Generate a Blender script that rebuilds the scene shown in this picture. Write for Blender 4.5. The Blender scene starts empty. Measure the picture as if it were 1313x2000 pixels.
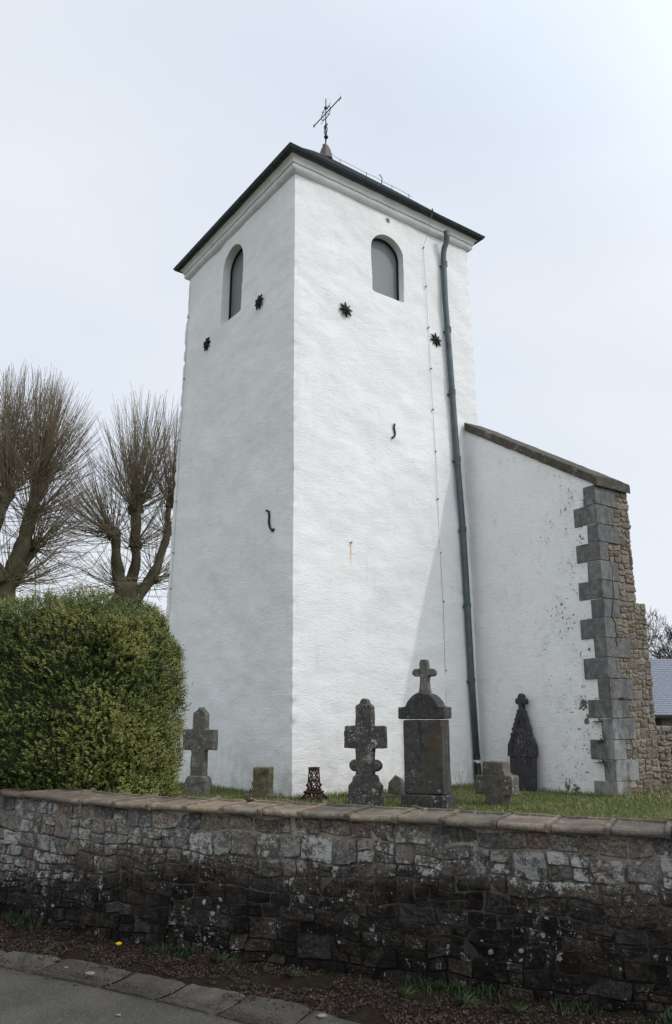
import bpy, bmesh, math, random
import numpy as np
from mathutils import Vector, Matrix, noise as mn

# ---------------------------------------------------------------- camera, sky, sun, exposure
EYE = 1.65
PITCH = math.atan(400 / 1533.0)
FPX = 1533.0
scene = bpy.context.scene
cam_data = bpy.data.cameras.new("camera")
cam = bpy.data.objects.new("camera", cam_data)
scene.collection.objects.link(cam)
cam.location = (0, 0, EYE)
cam.rotation_euler = (math.pi / 2 + PITCH, 0, 0)
cam_data.sensor_fit = 'VERTICAL'
cam_data.sensor_height = 36.0
cam_data.lens = 36.0 * FPX / 2000.0
cam_data.clip_end = 2000
scene.camera = cam

SUN_DIR = Vector((3.46, -1.47, 4.1)).normalized()
SUN_EL = math.asin(SUN_DIR.z)
SUN_AZ = math.atan2(SUN_DIR.x, SUN_DIR.y)
world = bpy.data.worlds.new("World")
scene.world = world
world.use_nodes = True
wt = world.node_tree
for n in list(wt.nodes):
    wt.nodes.remove(n)


def wn(t, **k):
    n = wt.nodes.new(t)
    for a, b in k.items():
        setattr(n, a, b)
    return n


w_out = wn('ShaderNodeOutputWorld')
sky = wn('ShaderNodeTexSky', sky_type='NISHITA', sun_disc=False)
sky.sun_elevation = SUN_EL
sky.sun_rotation = SUN_AZ
sky.dust_density = 4.0
bg_sky = wn('ShaderNodeBackground')
bg_sky.inputs['Strength'].default_value = 0.10
wt.links.new(sky.outputs[0], bg_sky.inputs['Color'])
# thin high overcast: a pale veil with soft structure, a little brighter round the veiled sun
tc = wn('ShaderNodeTexCoord')
mp = wn('ShaderNodeMapping')
mp.inputs['Scale'].default_value = (1.0, 1.0, 2.6)
wt.links.new(tc.outputs['Generated'], mp.inputs['Vector'])
nz = wn('ShaderNodeTexNoise')
nz.inputs['Scale'].default_value = 1.35
nz.inputs['Detail'].default_value = 5.0
nz.inputs['Roughness'].default_value = 0.45
nz.inputs['Distortion'].default_value = 0.4
wt.links.new(mp.outputs[0], nz.inputs['Vector'])
cr = wn('ShaderNodeValToRGB')
cr.color_ramp.elements[0].position = 0.30
cr.color_ramp.elements[0].color = (0.735, 0.815, 0.925, 1)
cr.color_ramp.elements[1].position = 0.68
cr.color_ramp.elements[1].color = (0.885, 0.925, 0.985, 1)
wt.links.new(nz.outputs['Fac'], cr.inputs[0])
dot = wn('ShaderNodeVectorMath', operation='DOT_PRODUCT')
dot.inputs[1].default_value = SUN_DIR
wt.links.new(tc.outputs['Generated'], dot.inputs[0])
mr = wn('ShaderNodeMapRange')
mr.inputs['From Min'].default_value = 0.3
mr.inputs['From Max'].default_value = 1.0
mr.inputs['To Min'].default_value = 1.0
mr.inputs['To Max'].default_value = 2.0
mr.interpolation_type = 'SMOOTHSTEP'
wt.links.new(dot.outputs['Value'], mr.inputs['Value'])
bg_veil = wn('ShaderNodeBackground')
wt.links.new(cr.outputs[0], bg_veil.inputs['Color'])
wt.links.new(mr.outputs[0], bg_veil.inputs['Strength'])
mx = wn('ShaderNodeMixShader')
mx.inputs[0].default_value = 0.86
wt.links.new(bg_sky.outputs[0], mx.inputs[1])
wt.links.new(bg_veil.outputs[0], mx.inputs[2])
wt.links.new(mx.outputs[0], w_out.inputs[0])

sun_data = bpy.data.lights.new("sun", 'SUN')
sun_data.energy = 1.0
sun_data.angle = math.radians(1.0)
sun_data.color = (1.0, 0.955, 0.89)
sun = bpy.data.objects.new("sun", sun_data)
scene.collection.objects.link(sun)
sun.rotation_euler = SUN_DIR.to_track_quat('Z', 'Y').to_euler()
sun.location = (20, -8, 30)
scene.view_settings.view_transform = 'Standard'
scene.view_settings.look = 'None'
scene.view_settings.exposure = 0.08
scene.view_settings.gamma = 1.0
scene.view_settings.use_curve_mapping = False
scene.render.film_transparent = False

# ---------------------------------------------------------------- helpers
rnd = random.Random(7)
npr = np.random.RandomState(11)
C, S = math.cos(PITCH), math.sin(PITCH)


def ray(px, py):
    u = (px - 656.5) / FPX
    v = (1000 - py) / FPX
    return Vector((u, C - v * S, S + v * C))


EYEV = Vector((0, 0, EYE))


def at_y(px, py, y):
    d = ray(px, py)
    return EYEV + d * (y / d.y)


def at_z(px, py, z):
    d = ray(px, py)
    return EYEV + d * ((z - EYE) / d.z)


def on_plane(px, py, p, n):
    d = ray(px, py)
    return EYEV + d * ((p - EYEV).dot(n) / d.dot(n))


def fb(x, y, z, o=4):
    return mn.fractal(Vector((x, y, z)), 1.0, 2.0, o)


WORLD = {}


def origin_of(o):
    return WORLD.get(o.name, Vector((0, 0, 0)))


def place(o, w, parent):
    w = Vector(w)
    scene.collection.objects.link(o)
    WORLD[o.name] = w
    if parent is not None:
        o.parent = parent
        o.location = w - origin_of(parent)
    else:
        o.location = w


def tag(o, label=None, cat=None, group=None, kind=None):
    if label: o['label'] = label
    if cat: o['category'] = cat
    if group: o['group'] = group
    if kind: o['kind'] = kind
    return o


def thing(name, loc, label, cat, group=None):
    o = bpy.data.objects.new(name, None)
    o.empty_display_size = 0.2
    place(o, loc, None)
    return tag(o, label, cat, group)


def mesh_np(name, v, f, mat, parent=None, smooth=False, attr=None, origin=None):
    """v (N,3) world coordinates, f list of faces or (M,k) int array"""
    v = np.asarray(v, dtype=np.float64)
    if origin is None:
        lo, hi = v.min(0), v.max(0)
        origin = Vector(((lo[0] + hi[0]) / 2, (lo[1] + hi[1]) / 2, lo[2]))
    v = v - np.array(origin)
    me = bpy.data.meshes.new(name)
    if isinstance(f, np.ndarray):
        k = f.shape[1]
        me.vertices.add(len(v))
        me.vertices.foreach_set('co', v.astype(np.float32).ravel())
        me.loops.add(f.size)
        me.loops.foreach_set('vertex_index', f.astype(np.int32).ravel())
        me.polygons.add(len(f))
        me.polygons.foreach_set('loop_start', np.arange(0, f.size, k, dtype=np.int32))
        me.polygons.foreach_set('loop_total', np.full(len(f), k, dtype=np.int32))
        me.update(calc_edges=True)
        me.validate()
    else:
        me.from_pydata(v.tolist(), [], f)
        me.update()
    if smooth:
        me.polygons.foreach_set('use_smooth', np.ones(len(me.polygons), dtype=bool))
    if attr is not None:
        a = me.attributes.new('tint', 'FLOAT', 'POINT')
        a.data.foreach_set('value', np.asarray(attr, dtype=np.float32))
    if mat is not None:
        me.materials.append(mat)
    o = bpy.data.objects.new(name, me)
    place(o, origin, parent)
    return o


class MB:
    def __init__(self):
        self.v, self.f = [], []

    def add(self, vs, fs):
        b = len(self.v)
        self.v += [tuple(p) for p in vs]
        self.f += [tuple(i + b for i in q) for q in fs]
        return self

    def box(self, x0, x1, y0, y1, z0, z1):
        return self.add([(x0, y0, z0), (x1, y0, z0), (x1, y1, z0), (x0, y1, z0), (x0, y0, z1), (x1, y0, z1), (x1, y1, z1), (x0, y1, z1)],
                        [(0, 3, 2, 1), (4, 5, 6, 7), (0, 1, 5, 4), (1, 2, 6, 5), (2, 3, 7, 6), (3, 0, 4, 7)])

    def prism(self, poly, y0, y1):
        """poly of (x,z) counter-clockwise seen from -y, extruded y0..y1"""
        n = len(poly)
        vs = [(x, y0, z) for x, z in poly] + [(x, y1, z) for x, z in poly]
        fs = [tuple(range(n)), tuple(range(2 * n - 1, n - 1, -1))]
        for i in range(n):
            j = (i + 1) % n
            fs.append((i, i + n, j + n, j))
        return self.add(vs, fs)

    def tube(self, path, radii, n=8, caps=True, squash=None):
        path = [Vector(p) for p in path]
        if not hasattr(radii, '__len__'):
            radii = [radii] * len(path)
        vs, fs = [], []
        up = None
        for i, p in enumerate(path):
            t = (path[min(i + 1, len(path) - 1)] - path[max(i - 1, 0)])
            if t.length < 1e-9: t = Vector((0, 0, 1))
            t.normalize()
            if up is None:
                up = Vector((0, 0, 1)) if abs(t.z) < .9 else Vector((1, 0, 0))
            a = t.cross(up)
            if a.length < 1e-6: a = t.orthogonal()
            a.normalize()
            b = a.cross(t).normalized()
            up = b
            for k in range(n):
                q = 2 * math.pi * k / n
                vs.append(p + a * (math.cos(q) * radii[i]) + b * (math.sin(q) * radii[i]))
        for i in range(len(path) - 1):
            for k in range(n):
                j = (k + 1) % n
                fs.append((i * n + k, i * n + j, (i + 1) * n + j, (i + 1) * n + k))
        if caps:
            fs.append(tuple(range(n - 1, -1, -1)))
            fs.append(tuple((len(path) - 1) * n + k for k in range(n)))
        return self.add(vs, fs)

    def lathe(self, prof, n=16, cx=0, cy=0):
        vs, fs = [], []
        for r, z in prof:
            for k in range(n):
                q = 2 * math.pi * k / n
                vs.append((cx + r * math.cos(q), cy + r * math.sin(q), z))
        for i in range(len(prof) - 1):
            for k in range(n):
                j = (k + 1) % n
                fs.append((i * n + k, i * n + j, (i + 1) * n + j, (i + 1) * n + k))
        fs.append(tuple(range(n - 1, -1, -1)))
        fs.append(tuple((len(prof) - 1) * n + k for k in range(n)))
        return self.add(vs, fs)

    def xf(self, m):
        self.v = [tuple(m @ Vector(p)) for p in self.v]
        return self

    def build(self, name, mat, parent=None, smooth=False, bevel=0, seg=2, origin=None, auto=None):
        o = mesh_np(name, self.v, self.f, mat, parent, smooth, origin=origin)
        if bevel:
            md = o.modifiers.new('bevel', 'BEVEL')
            md.width = bevel; md.segments = seg; md.limit_method = 'ANGLE'; md.angle_limit = math.radians(40)
        return o


def frame(loc, rotz):
    return Matrix.Translation(Vector(loc)) @ Matrix.Rotation(rotz, 4, 'Z')


def bake_remesh(mb, voxel, amp, sc, name, mat, parent, seed=0, chips=0.0, extra=None):
    """weathered solid: voxel remesh of the joined shapes, then uneven wear"""
    me = bpy.data.meshes.new('tmp')
    me.from_pydata(mb.v, [], mb.f)
    me.update()
    o = bpy.data.objects.new('tmp', me)
    scene.collection.objects.link(o)
    md = o.modifiers.new('r', 'REMESH'); md.mode = 'VOXEL'; md.voxel_size = voxel
    md2 = o.modifiers.new('s', 'SMOOTH'); md2.factor = 0.5; md2.iterations = 2
    dg = bpy.context.evaluated_depsgraph_get()
    ev = o.evaluated_get(dg)
    m2 = ev.to_mesh()
    n = len(m2.vertices)
    co = np.empty(n * 3, dtype=np.float32); m2.vertices.foreach_get('co', co); co = co.reshape(-1, 3).astype(float)
    no = np.array([tuple(p.vector) for p in m2.vertex_normals])
    fs = [tuple(p.vertices) for p in m2.polygons]
    ev.to_mesh_clear()
    bpy.data.objects.remove(o); bpy.data.meshes.remove(me)
    d = np.empty(n)
    for i in range(n):
        x, y, z = co[i]
        a = fb(x * sc + seed, y * sc, z * sc, 5) * amp
        if chips:
            c = fb(x * 5 + seed + 9, y * 5, z * 5, 3)
            if c > .45: a -= (c - .45) * chips
        d[i] = a
    co += no * d[:, None]
    if extra: co = extra(co, no)
    if all(len(q) == 4 for q in fs): fs = np.array(fs)
    return mesh_np(name, co, fs, mat, parent, smooth=True)


# ---------------------------------------------------------------- materials
class NT:
    def __init__(self, name, rough=0.9, spec=0.2):
        self.m = bpy.data.materials.new(name)
        self.m.use_nodes = True
        self.t = self.m.node_tree
        self.b = self.t.nodes['Principled BSDF']
        self.b.inputs['Roughness'].default_value = rough
        self.b.inputs['Specular IOR Level'].default_value = spec
        self.pos = self.t.nodes.new('ShaderNodeNewGeometry').outputs['Position']

    def n(self, t, **k):
        q = self.t.nodes.new(t)
        for a, b in k.items(): setattr(q, a, b)
        return q

    def set(self, sock, v):
        if hasattr(v, 'is_linked') or isinstance(v, bpy.types.NodeSocket):
            self.t.links.new(v, sock)
        elif isinstance(v, (tuple, list)) and len(v) == 3 and sock.type == 'RGBA':
            sock.default_value = (*v, 1)
        else:
            sock.default_value = v

    def vec(self, sx, sy, sz, loc=(0, 0, 0), rot=(0, 0, 0), src=None):
        q = self.n('ShaderNodeMapping')
        q.inputs['Scale'].default_value = (sx, sy, sz)
        q.inputs['Location'].default_value = loc
        q.inputs['Rotation'].default_value = rot
        self.t.links.new(src or self.pos, q.inputs['Vector'])
        return q.outputs[0]

    def noise(self, scale, detail=4, rough=.55, vec=None, dist=0.0, col=False):
        q = self.n('ShaderNodeTexNoise')
        q.inputs['Scale'].default_value = scale
        q.inputs['Detail'].default_value = detail
        q.inputs['Roughness'].default_value = rough
        q.inputs['Distortion'].default_value = dist
        self.t.links.new(vec or self.pos, q.inputs['Vector'])
        return q.outputs['Color' if col else 'Fac']

    def voro(self, scale, vec=None, feature='F1', out='Distance', rand=1.0):
        q = self.n('ShaderNodeTexVoronoi', feature=feature)
        q.inputs['Scale'].default_value = scale
        q.inputs['Randomness'].default_value = rand
        self.t.links.new(vec or self.pos, q.inputs['Vector'])
        return q.outputs[out]

    def ramp(self, fac, stops, interp='LINEAR'):
        q = self.n('ShaderNodeValToRGB')
        r = q.color_ramp; r.interpolation = interp
        while len(r.elements) < len(stops): r.elements.new(0.5)
        for e, (p, c) in zip(r.elements, stops):
            e.position = p
            e.color = (c, c, c, 1) if not hasattr(c, '__len__') else (*c, 1)
        self.t.links.new(fac, q.inputs[0])
        return q.outputs[0]

    def mix(self, fac, a, b, mode='MIX'):
        q = self.n('ShaderNodeMix', data_type='RGBA', blend_type=mode)
        self.set(q.inputs[0], fac); self.set(q.inputs[6], a); self.set(q.inputs[7], b)
        return q.outputs[2]

    def mth(self, op, a, b=0.0, clamp=False):
        q = self.n('ShaderNodeMath', operation=op, use_clamp=clamp)
        self.set(q.inputs[0], a); self.set(q.inputs[1], b)
        return q.outputs[0]

    def sep(self, src=None):
        q = self.n('ShaderNodeSeparateXYZ'); self.t.links.new(src or self.pos, q.inputs[0]); return q.outputs

    def rng(self, v, a, b, c=0.0, d=1.0, smooth=True):
        q = self.n('ShaderNodeMapRange')
        if smooth: q.interpolation_type = 'SMOOTHSTEP'
        self.set(q.inputs['Value'], v)
        for k, x in zip(('From Min', 'From Max', 'To Min', 'To Max'), (a, b, c, d)): q.inputs[k].default_value = x
        return q.outputs[0]

    def warp(self, scale, amt):
        nz = self.noise(scale, 2, col=True)
        q = self.n('ShaderNodeVectorMath', operation='MULTIPLY_ADD')
        self.t.links.new(nz, q.inputs[0]); q.inputs[1].default_value = (amt, amt, amt)
        self.t.links.new(self.pos, q.inputs[2])
        return q.outputs[0]

    def bump(self, h, strength=.5, dist=.01, prev=None):
        q = self.n('ShaderNodeBump')
        q.inputs['Strength'].default_value = strength; q.inputs['Distance'].default_value = dist
        self.t.links.new(h, q.inputs['Height'])
        if prev is not None: self.t.links.new(prev, q.inputs['Normal'])
        return q.outputs[0]

    def obj_random(self):
        return self.n('ShaderNodeObjectInfo').outputs['Random']

    def attr(self, name):
        return self.n('ShaderNodeAttribute', attribute_name=name).outputs['Fac']

    def done(self, col, normal=None, rough=None):
        self.set(self.b.inputs['Base Color'], col)
        if normal is not None: self.t.links.new(normal, self.b.inputs['Normal'])
        if rough is not None: self.set(self.b.inputs['Roughness'], rough)
        return self.m


def simple(name, col, rough=.6, metal=0.0, var=.15, scale=8, bump=0.0, spec=.3):
    t = NT(name, rough, spec)
    t.b.inputs['Metallic'].default_value = metal
    n = t.noise(scale, 5)
    c = t.mix(t.ramp(n, [(.3, 0.0), (.7, 1.0)]), tuple(x * (1 - var) for x in col), tuple(min(1, x * (1 + var)) for x in col))
    return t.done(c, t.bump(n, .4, bump) if bump else None)


def plaster(name, spots=False):
    t = NT(name, .93, .15)
    # lime wash laid on with a trowel: diagonal drags, pits, faint grime; relief in the mesh, the finest here
    big = t.noise(1.1, 4, .5)
    drag = t.noise(4.2, 6, .62, vec=t.vec(1.0, 1.0, 2.4, rot=(0.35, 0.30, 0)), dist=.9)
    fine = t.noise(42, 5, .6)
    scratch = t.noise(7.5, 5, .7, vec=t.vec(1.1, 1.1, 4.2, rot=(0.5, 0.42, .2)), dist=1.4)
    base = t.mix(t.ramp(big, [(.3, 0.0), (.7, 1.0)]), (.80, .795, .785), (.85, .842, .825))
    drag_shade = t.ramp(scratch, [(.615, 0.0), (.70, 1.0)])  # shading of the trowel-mark relief, put into the colour as darker streaks
    base = t.mix(t.mth('MULTIPLY', drag_shade, .36), base, (.46, .45, .43))
    pits = t.ramp(t.noise(13, 6, .7, vec=t.vec(1, 1, 2.0)), [(.27, 1.0), (.335, 0.0)])
    base = t.mix(t.mth('MULTIPLY', pits, .35), base, (.40, .38, .36))
    base = t.mix(t.mth('MULTIPLY', t.ramp(t.noise(2.2, 5, .6, vec=t.vec(2.2, 2.2, .35)), [(.52, 0.0), (.75, 1.0)]), .22), base, (.68, .68, .67))
    run = t.noise(5.5, 5, .6, vec=t.vec(1.6, 1.6, .10))
    base = t.mix(t.mth('MULTIPLY', t.ramp(run, [(.60, 0.0), (.74, 1.0)]), .20), base, (.55, .54, .50))
    h = t.mth('ADD', t.mth('MULTIPLY', drag, 1.0), t.mth('MULTIPLY', scratch, 1.0))
    nrm = t.bump(h, .46, .030)
    nrm = t.bump(fine, .35, .006, nrm)
    if spots:
        # paint flaked off to the grey render, thickest beside the corner stones
        x, y, z = t.sep()
        near = t.rng(x, 3.5, 4.5)
        cl = t.noise(1.7, 4, .6, vec=t.vec(1, 1, .8, loc=(3.1, 0, 1.7)))
        m1 = t.noise(17, 5, .65)
        th = t.mth('ADD', t.mth('MULTIPLY', cl, .34), t.mth('MULTIPLY', near, .065))
        sel = t.mth('ADD', m1, th)
        for (hx, hz, hr_, amp_) in FLAKES:
            dx = t.mth('SUBTRACT', x, hx); dz = t.mth('MULTIPLY', t.mth('SUBTRACT', z, hz), .45)
            dd = t.mth('SQRT', t.mth('ADD', t.mth('MULTIPLY', dx, dx), t.mth('MULTIPLY', dz, dz)))
            sel = t.mth('ADD', sel, t.mth('MULTIPLY', t.rng(dd, hr_, 0.0), amp_))
        mask = t.ramp(sel, [(.862, 0.0), (.880, 1.0)])
        soft = t.ramp(t.mth('ADD', t.noise(7, 6, .7), th), [(.72, 0.0), (.90, 1.0)])
        base = t.mix(t.mth('MULTIPLY', soft, .38), base, (.52, .515, .51))
        base = t.mix(mask, base, (.13, .12, .105))
        nrm = t.bump(mask, .8, -.008, nrm)
    else:
        x, y, z = t.sep()
        # rust run under a nail, and damp green-grey low on the wall
        rx = t.mth('ABSOLUTE', t.mth('SUBTRACT', x, RUST.x))
        w = t.mth('MULTIPLY', t.mth('ADD', t.noise(3, 2), .2), .022)
        inx = t.mth('LESS_THAN', rx, w)
        inz = t.mth('MULTIPLY', t.rng(z, RUST.z - .62, RUST.z), t.mth('LESS_THAN', z, RUST.z))
        onf = t.mth('LESS_THAN', y, RUST.y + .3)
        rm = t.mth('MULTIPLY', t.mth('MULTIPLY', inx, inz), onf)
        base = t.mix(t.mth('MULTIPLY', rm, .8), base, (.60, .36, .13))
        low = t.mth('MULTIPLY', t.rng(z, 1.5, .35), t.ramp(t.noise(6, 5, .6), [(.42, 0.0), (.7, 1.0)]))
        base = t.mix(t.mth('MULTIPLY', low, .5), base, (.50, .47, .40))
    return t.done(base, nrm)


def stone_mat(name, stops, lichen=.5, white=.5, moss=0.0, wall=False, bumpd=.012, tintn=None, scale=1.0, wash=False, streak=False, grain=False):
    t = NT(name, .95 if wall else .92, .06 if wall else .2)
    r = t.obj_random() if tintn is None else t.attr('tint')
    base = t.ramp(r, stops, 'LINEAR')
    n1 = t.noise(9 * scale, 7, .65)
    n2 = t.noise(45 * scale, 6, .7)
    strat = t.noise(14 * scale, 5, .6, vec=t.vec(1, 1, 3.2, rot=(0, .12, 0)), dist=.6)
    base = t.mix(1.0, base, t.ramp(n1, [(.25, .55), (.5, 1.0), (.78, 1.5)]), 'MULTIPLY')
    base = t.mix(1.0, base, t.ramp(n2, [(.3, .35 if wall else .6), (.5, 1.0), (.72, 2.1 if wall else 1.5)]), 'MULTIPLY')
    if wall: base = t.mix(1.0, base, t.ramp(t.noise(120, 5, .8), [(.34, .45), (.5, 1.0), (.68, 2.2)]), 'MULTIPLY')
    h = t.mth('ADD', t.mth('MULTIPLY', strat, 1.0), t.mth('MULTIPLY', n2, .6 if wall else .35))
    x, y, z = t.sep()
    wv = t.warp(24, .022)
    if wall:
        # damp black algae stain with a ragged upper edge, heavier to the right
        edge = t.mth('ADD', t.mth('MULTIPLY', t.noise(1.6, 5, .6), .55), t.rng(x, -3.4, -.8, .05, .36))
        lvl = t.mth('SUBTRACT', edge, z)
        stain = t.rng(lvl, -.32, .16)
        stain = t.mth('MULTIPLY', stain, t.ramp(t.noise(5, 5, .6), [(.22, .72), (.55, 1.0)]))
        stain = t.mth('MULTIPLY', stain, t.rng(t.mth('FRACT', t.mth('MULTIPLY', r, 31.7)), 0, .8, .80, .97))
        base = t.mix(stain, base, (.0075, .0065, .006))
        # grey crust across the upper courses and the left end
        crust_m = t.mth('MULTIPLY', t.rng(z, .62, .76), t.rng(z, .95, .84))
        crust_m = t.mth('MAXIMUM', crust_m, t.mth('MULTIPLY', t.rng(x, -1.5, -2.6), t.rng(z, .15, .5)))
        cr_ = t.mth('MULTIPLY', crust_m, t.ramp(t.noise(8.5, 8, .78), [(.47, 0.0), (.58, 1.0)]))
        base = t.mix(t.mth('MULTIPLY', cr_, .5), base, (.175, .168, .155))
        fr = t.noise(15, 10, .80)
        pt = t.noise(2.6, 4, .6, vec=t.vec(1, 1, 1, loc=(7, 0, 0)))
        sel = t.mth('ADD', fr, t.mth('ADD', t.mth('MULTIPLY', crust_m, .10), t.mth('MULTIPLY', pt, .26)))
        fm = t.ramp(sel, [(.705, 0.0), (.765, 1.0)])
        r2 = t.mth('FRACT', t.mth('MULTIPLY', r, 17.31))
        base = t.mix(t.mth('MULTIPLY', fm, t.rng(r2, .15, .85, .08, .95)), base, (.40, .395, .37))
        dens = t.mth('ADD', t.mth('MULTIPLY', crust_m, .07), -.045)
    else:
        dens = None
    if lichen > 0:
        for sc, k, off in (((19, 0.0, 0.0), (41, .02, 4.0)) if wall else ((17, 0.0, 0.0), (38, .02, 4.0), (75, .02, 9.0))):
            d = t.voro(sc, vec=t.vec(1, 1, 1, loc=(off, off, 0), src=wv))
            cell = t.voro(sc, vec=t.vec(1, 1, 1, loc=(off, off, 0), src=wv), out='Color')
            area = t.noise(2.6, 4, .6, vec=t.vec(1, 1, 1, loc=(off * 3, 0, 2)))
            a = t.mth('ADD', area, -.66 + .16 * lichen)
            if dens is not None: a = t.mth('ADD', a, dens)
            sx = t.sep(cell)
            rad = t.mth('ADD', t.mth('MULTIPLY', a, 2.2), t.mth('MULTIPLY', sx[0], .40))
            m = t.mth('SUBTRACT', rad, d)
            m = t.rng(m, 0.0, .07)
            m = t.mth('MULTIPLY', m, t.ramp(t.noise(90, 4, .7), [(.3, .45), (.55, 1.0)]))
            lc = t.mix(sx[1], (.33 * white * 2, .33 * white * 2, .325 * white * 2), (.24 * white * 2, .235 * white * 2, .215 * white * 2))
            base = t.mix(t.mth('MULTIPLY', m, .88), base, lc)
            h = t.mth('ADD', h, t.mth('MULTIPLY', m, .15))
    if wash:
        # runs of old limewash and dark water marks
        st = t.noise(9, 5, .65, vec=t.vec(1, 1, .22))
        base = t.mix(t.mth('MULTIPLY', t.ramp(st, [(.50, 0.0), (.66, 1.0)]), .55), base, (.055, .055, .052))
        wl = t.mth('ADD', t.rng(z, 2.6, .6, 0.0, .16), t.noise(3.1, 6, .68, vec=t.vec(1, 1, .5)))
        base = t.mix(t.mth('MULTIPLY', t.ramp(wl, [(.60, 0.0), (.72, 1.0)]), .6), base, (.36, .36, .35))
    if grain:
        g1 = t.noise(3.4, 7, .72, vec=t.vec(1, 1, 1, loc=(2, 5, 0)))
        base = t.mix(t.mth('MULTIPLY', t.ramp(g1, [(.44, 0.0), (.58, 1.0)]), .55), base, (.055, .050, .044))
        base = t.mix(t.mth('MULTIPLY', t.ramp(g1, [(.36, 1.0), (.46, 0.0)]), .5), base, (.19, .155, .10))
        base = t.mix(t.mth('MULTIPLY', t.ramp(t.noise(55, 8, .8), [(.56, 0.0), (.64, 1.0)]), .55), base, (.27, .25, .21))
    if streak:
        st = t.noise(5, 5, .6, vec=t.vec(1.3, 1.3, .22, loc=(.4, 0, 0)))
        base = t.mix(t.mth('MULTIPLY', t.ramp(st, [(.54, 0.0), (.68, 1.0)]), .6), base, (.095, .058, .030))
        base = t.mix(t.mth('MULTIPLY', t.ramp(st, [(.36, 1.0), (.44, 0.0)]), .6), base, (.02, .02, .02))
    if moss:
        mm = t.ramp(t.noise(6, 6, .65, vec=t.vec(1, 1, .6)), [(.5, 0.0), (.68, 1.0)])
        base = t.mix(t.mth('MULTIPLY', mm, moss), base, (.075, .066, .028))
    nrm = t.bump(h, .9, bumpd)
    return t.done(base, nrm)


RUST = Vector((0, 0, 0))
# tower corners (top and foot): A nearest the camera, R right, L left, B far
At, Ab = Vector((-.857, 14, 12.62)), Vector((-.734, 13.8, .32))
Rt, Rb = Vector((3.184, 16.88, 12.62)), Vector((3.34, 16.67, .32))
Lt, Lb = Vector((-3.80, 18.15, 12.62)), Vector((-4.08, 18.5, .32))
Bt, Bb = Lt + Rt - At, Lb + Rb - Ab + Vector((.05, .15, 0))
nR = (Rt - Ab).cross(At - Ab).normalized()
if nR.y > 0: nR = -nR
nL = (Lt - Ab).cross(At - Ab).normalized()
if nL.x > 0: nL = -nL
uR = (Rt - At).normalized(); uL = (Lt - At).normalized()
fx = Vector((uR.x, uR.y, 0)).normalized(); fl = Vector((uL.x, uL.y, 0)).normalized()


def R_(px, py, out=0.0): return on_plane(px, py, At + nR * out, nR)
def L_(px, py, out=0.0): return on_plane(px, py, At + nL * out, nL)


RUST = R_(685, 1060)
_c0, _c1 = at_y(1208, 1555, 13.74), at_y(1162, 950, 13.74)
_j = R_(941, 1540)
_sn = Vector((_j.y - _c0.y, -(_j.x - _c0.x), 0)).normalized()
FLAKES = []
for _px, _py, _r, _a in ((1140, 1375, .085, .26), (1146, 1405, .06, .24), (1128, 1545, .075, .28), (1110, 1535, .06, .18), (1135, 1050, .10, .14), (1150, 1265, .07, .16), (1142, 985, .08, .17), (1150, 1165, .07, .12), (1075, 1330, .12, .07), (1030, 1180, .10, .06), (1100, 1200, .2, .07)):
    _p = on_plane(_px, _py, _c0.lerp(_c1, (1555 - _py) / 605), _sn)
    FLAKES.append((_p.x, _p.z, _r, _a))

M = {}
M['tower_plaster'] = plaster('whitewashed_plaster')
M['buttress_plaster'] = plaster('flaking_whitewash', True)
M['cornice'] = simple('painted_cornice', (.72, .715, .705), .85, 0, .10, 3.5, .012)
M['zinc'] = simple('zinc_grey', (.085, .105, .112), .45, .35, .25, 6)
M['zinc_dark'] = simple('dark_gutter_zinc', (.035, .044, .047), .5, .3, .25, 6)
M['zinc_green'] = simple('verdigris_edge', (.045, .085, .08), .6, .2, .3, 10)
M['slate'] = simple('roof_slate', (.026, .031, .033), .75, 0, .35, 14, .004)
M['iron'] = simple('dark_iron', (.022, .022, .021), .55, .3, .35, 30)
M['rust'] = simple('rusty_iron', (.052, .026, .018), .8, .1, .45, 22, .004)
M['copper'] = simple('aged_copper', (.115, .10, .085), .6, .2, .3, 9)
M['board'] = simple('grey_board', (.145, .165, .172), .45, 0, .07, 1.2, spec=.5)
M['wire'] = simple('grey_wire', (.40, .39, .38), .6, .2, .1, 9)
M['black'] = simple('black_iron_pipe', (.012, .012, .013), .5, 0, .2, 9)
M['white_ring'] = simple('white_ring', (.6, .6, .6), .5)
M['wall_stone'] = stone_mat('rubble_stone', [(0, (.105, .086, .066)), (.16, (.135, .104, .082)), (.3, (.140, .122, .096)), (.45, (.130, .124, .116)), (.6, (.075, .071, .066)), (.75, (.165, .142, .106)), (.88, (.175, .138, .112)), (1, (.065, .062, .060))], lichen=.45, white=.56, wall=True)
M['rubble_tan'] = stone_mat('tan_rubble_stone', [(0, (.135, .110, .082)), (.3, (.20, .168, .128)), (.5, (.15, .127, .108)), (.7, (.235, .20, .155)), (.85, (.13, .108, .094)), (1, (.18, .17, .155))], lichen=.12, white=.6)
M['quoin'] = stone_mat('blue_grey_limestone', [(0, (.105, .102, .098)), (.4, (.150, .148, .142)), (.7, (.125, .128, .128)), (1, (.175, .172, .165))], lichen=.05, white=.5, bumpd=.005, wash=True)
M['buttress_coping'] = stone_mat('mossy_coping_stone', [(0, (.070, .062, .050)), (1, (.095, .084, .068))], lichen=.42, white=.55, moss=.35)
M['coping'] = stone_mat('brown_coping_tile', [(0, (.105, .090, .074)), (.25, (.175, .132, .096)), (.5, (.088, .078, .068)), (.75, (.225, .172, .120)), (1, (.130, .115, .092))], lichen=.16, white=.5, bumpd=.006, grain=True)
M['grave_dark'] = stone_mat('dark_bluestone', [(0, (.050, .049, .047)), (1, (.066, .063, .058))], lichen=.18, white=.5, moss=.2, bumpd=.005, streak=True)
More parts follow.
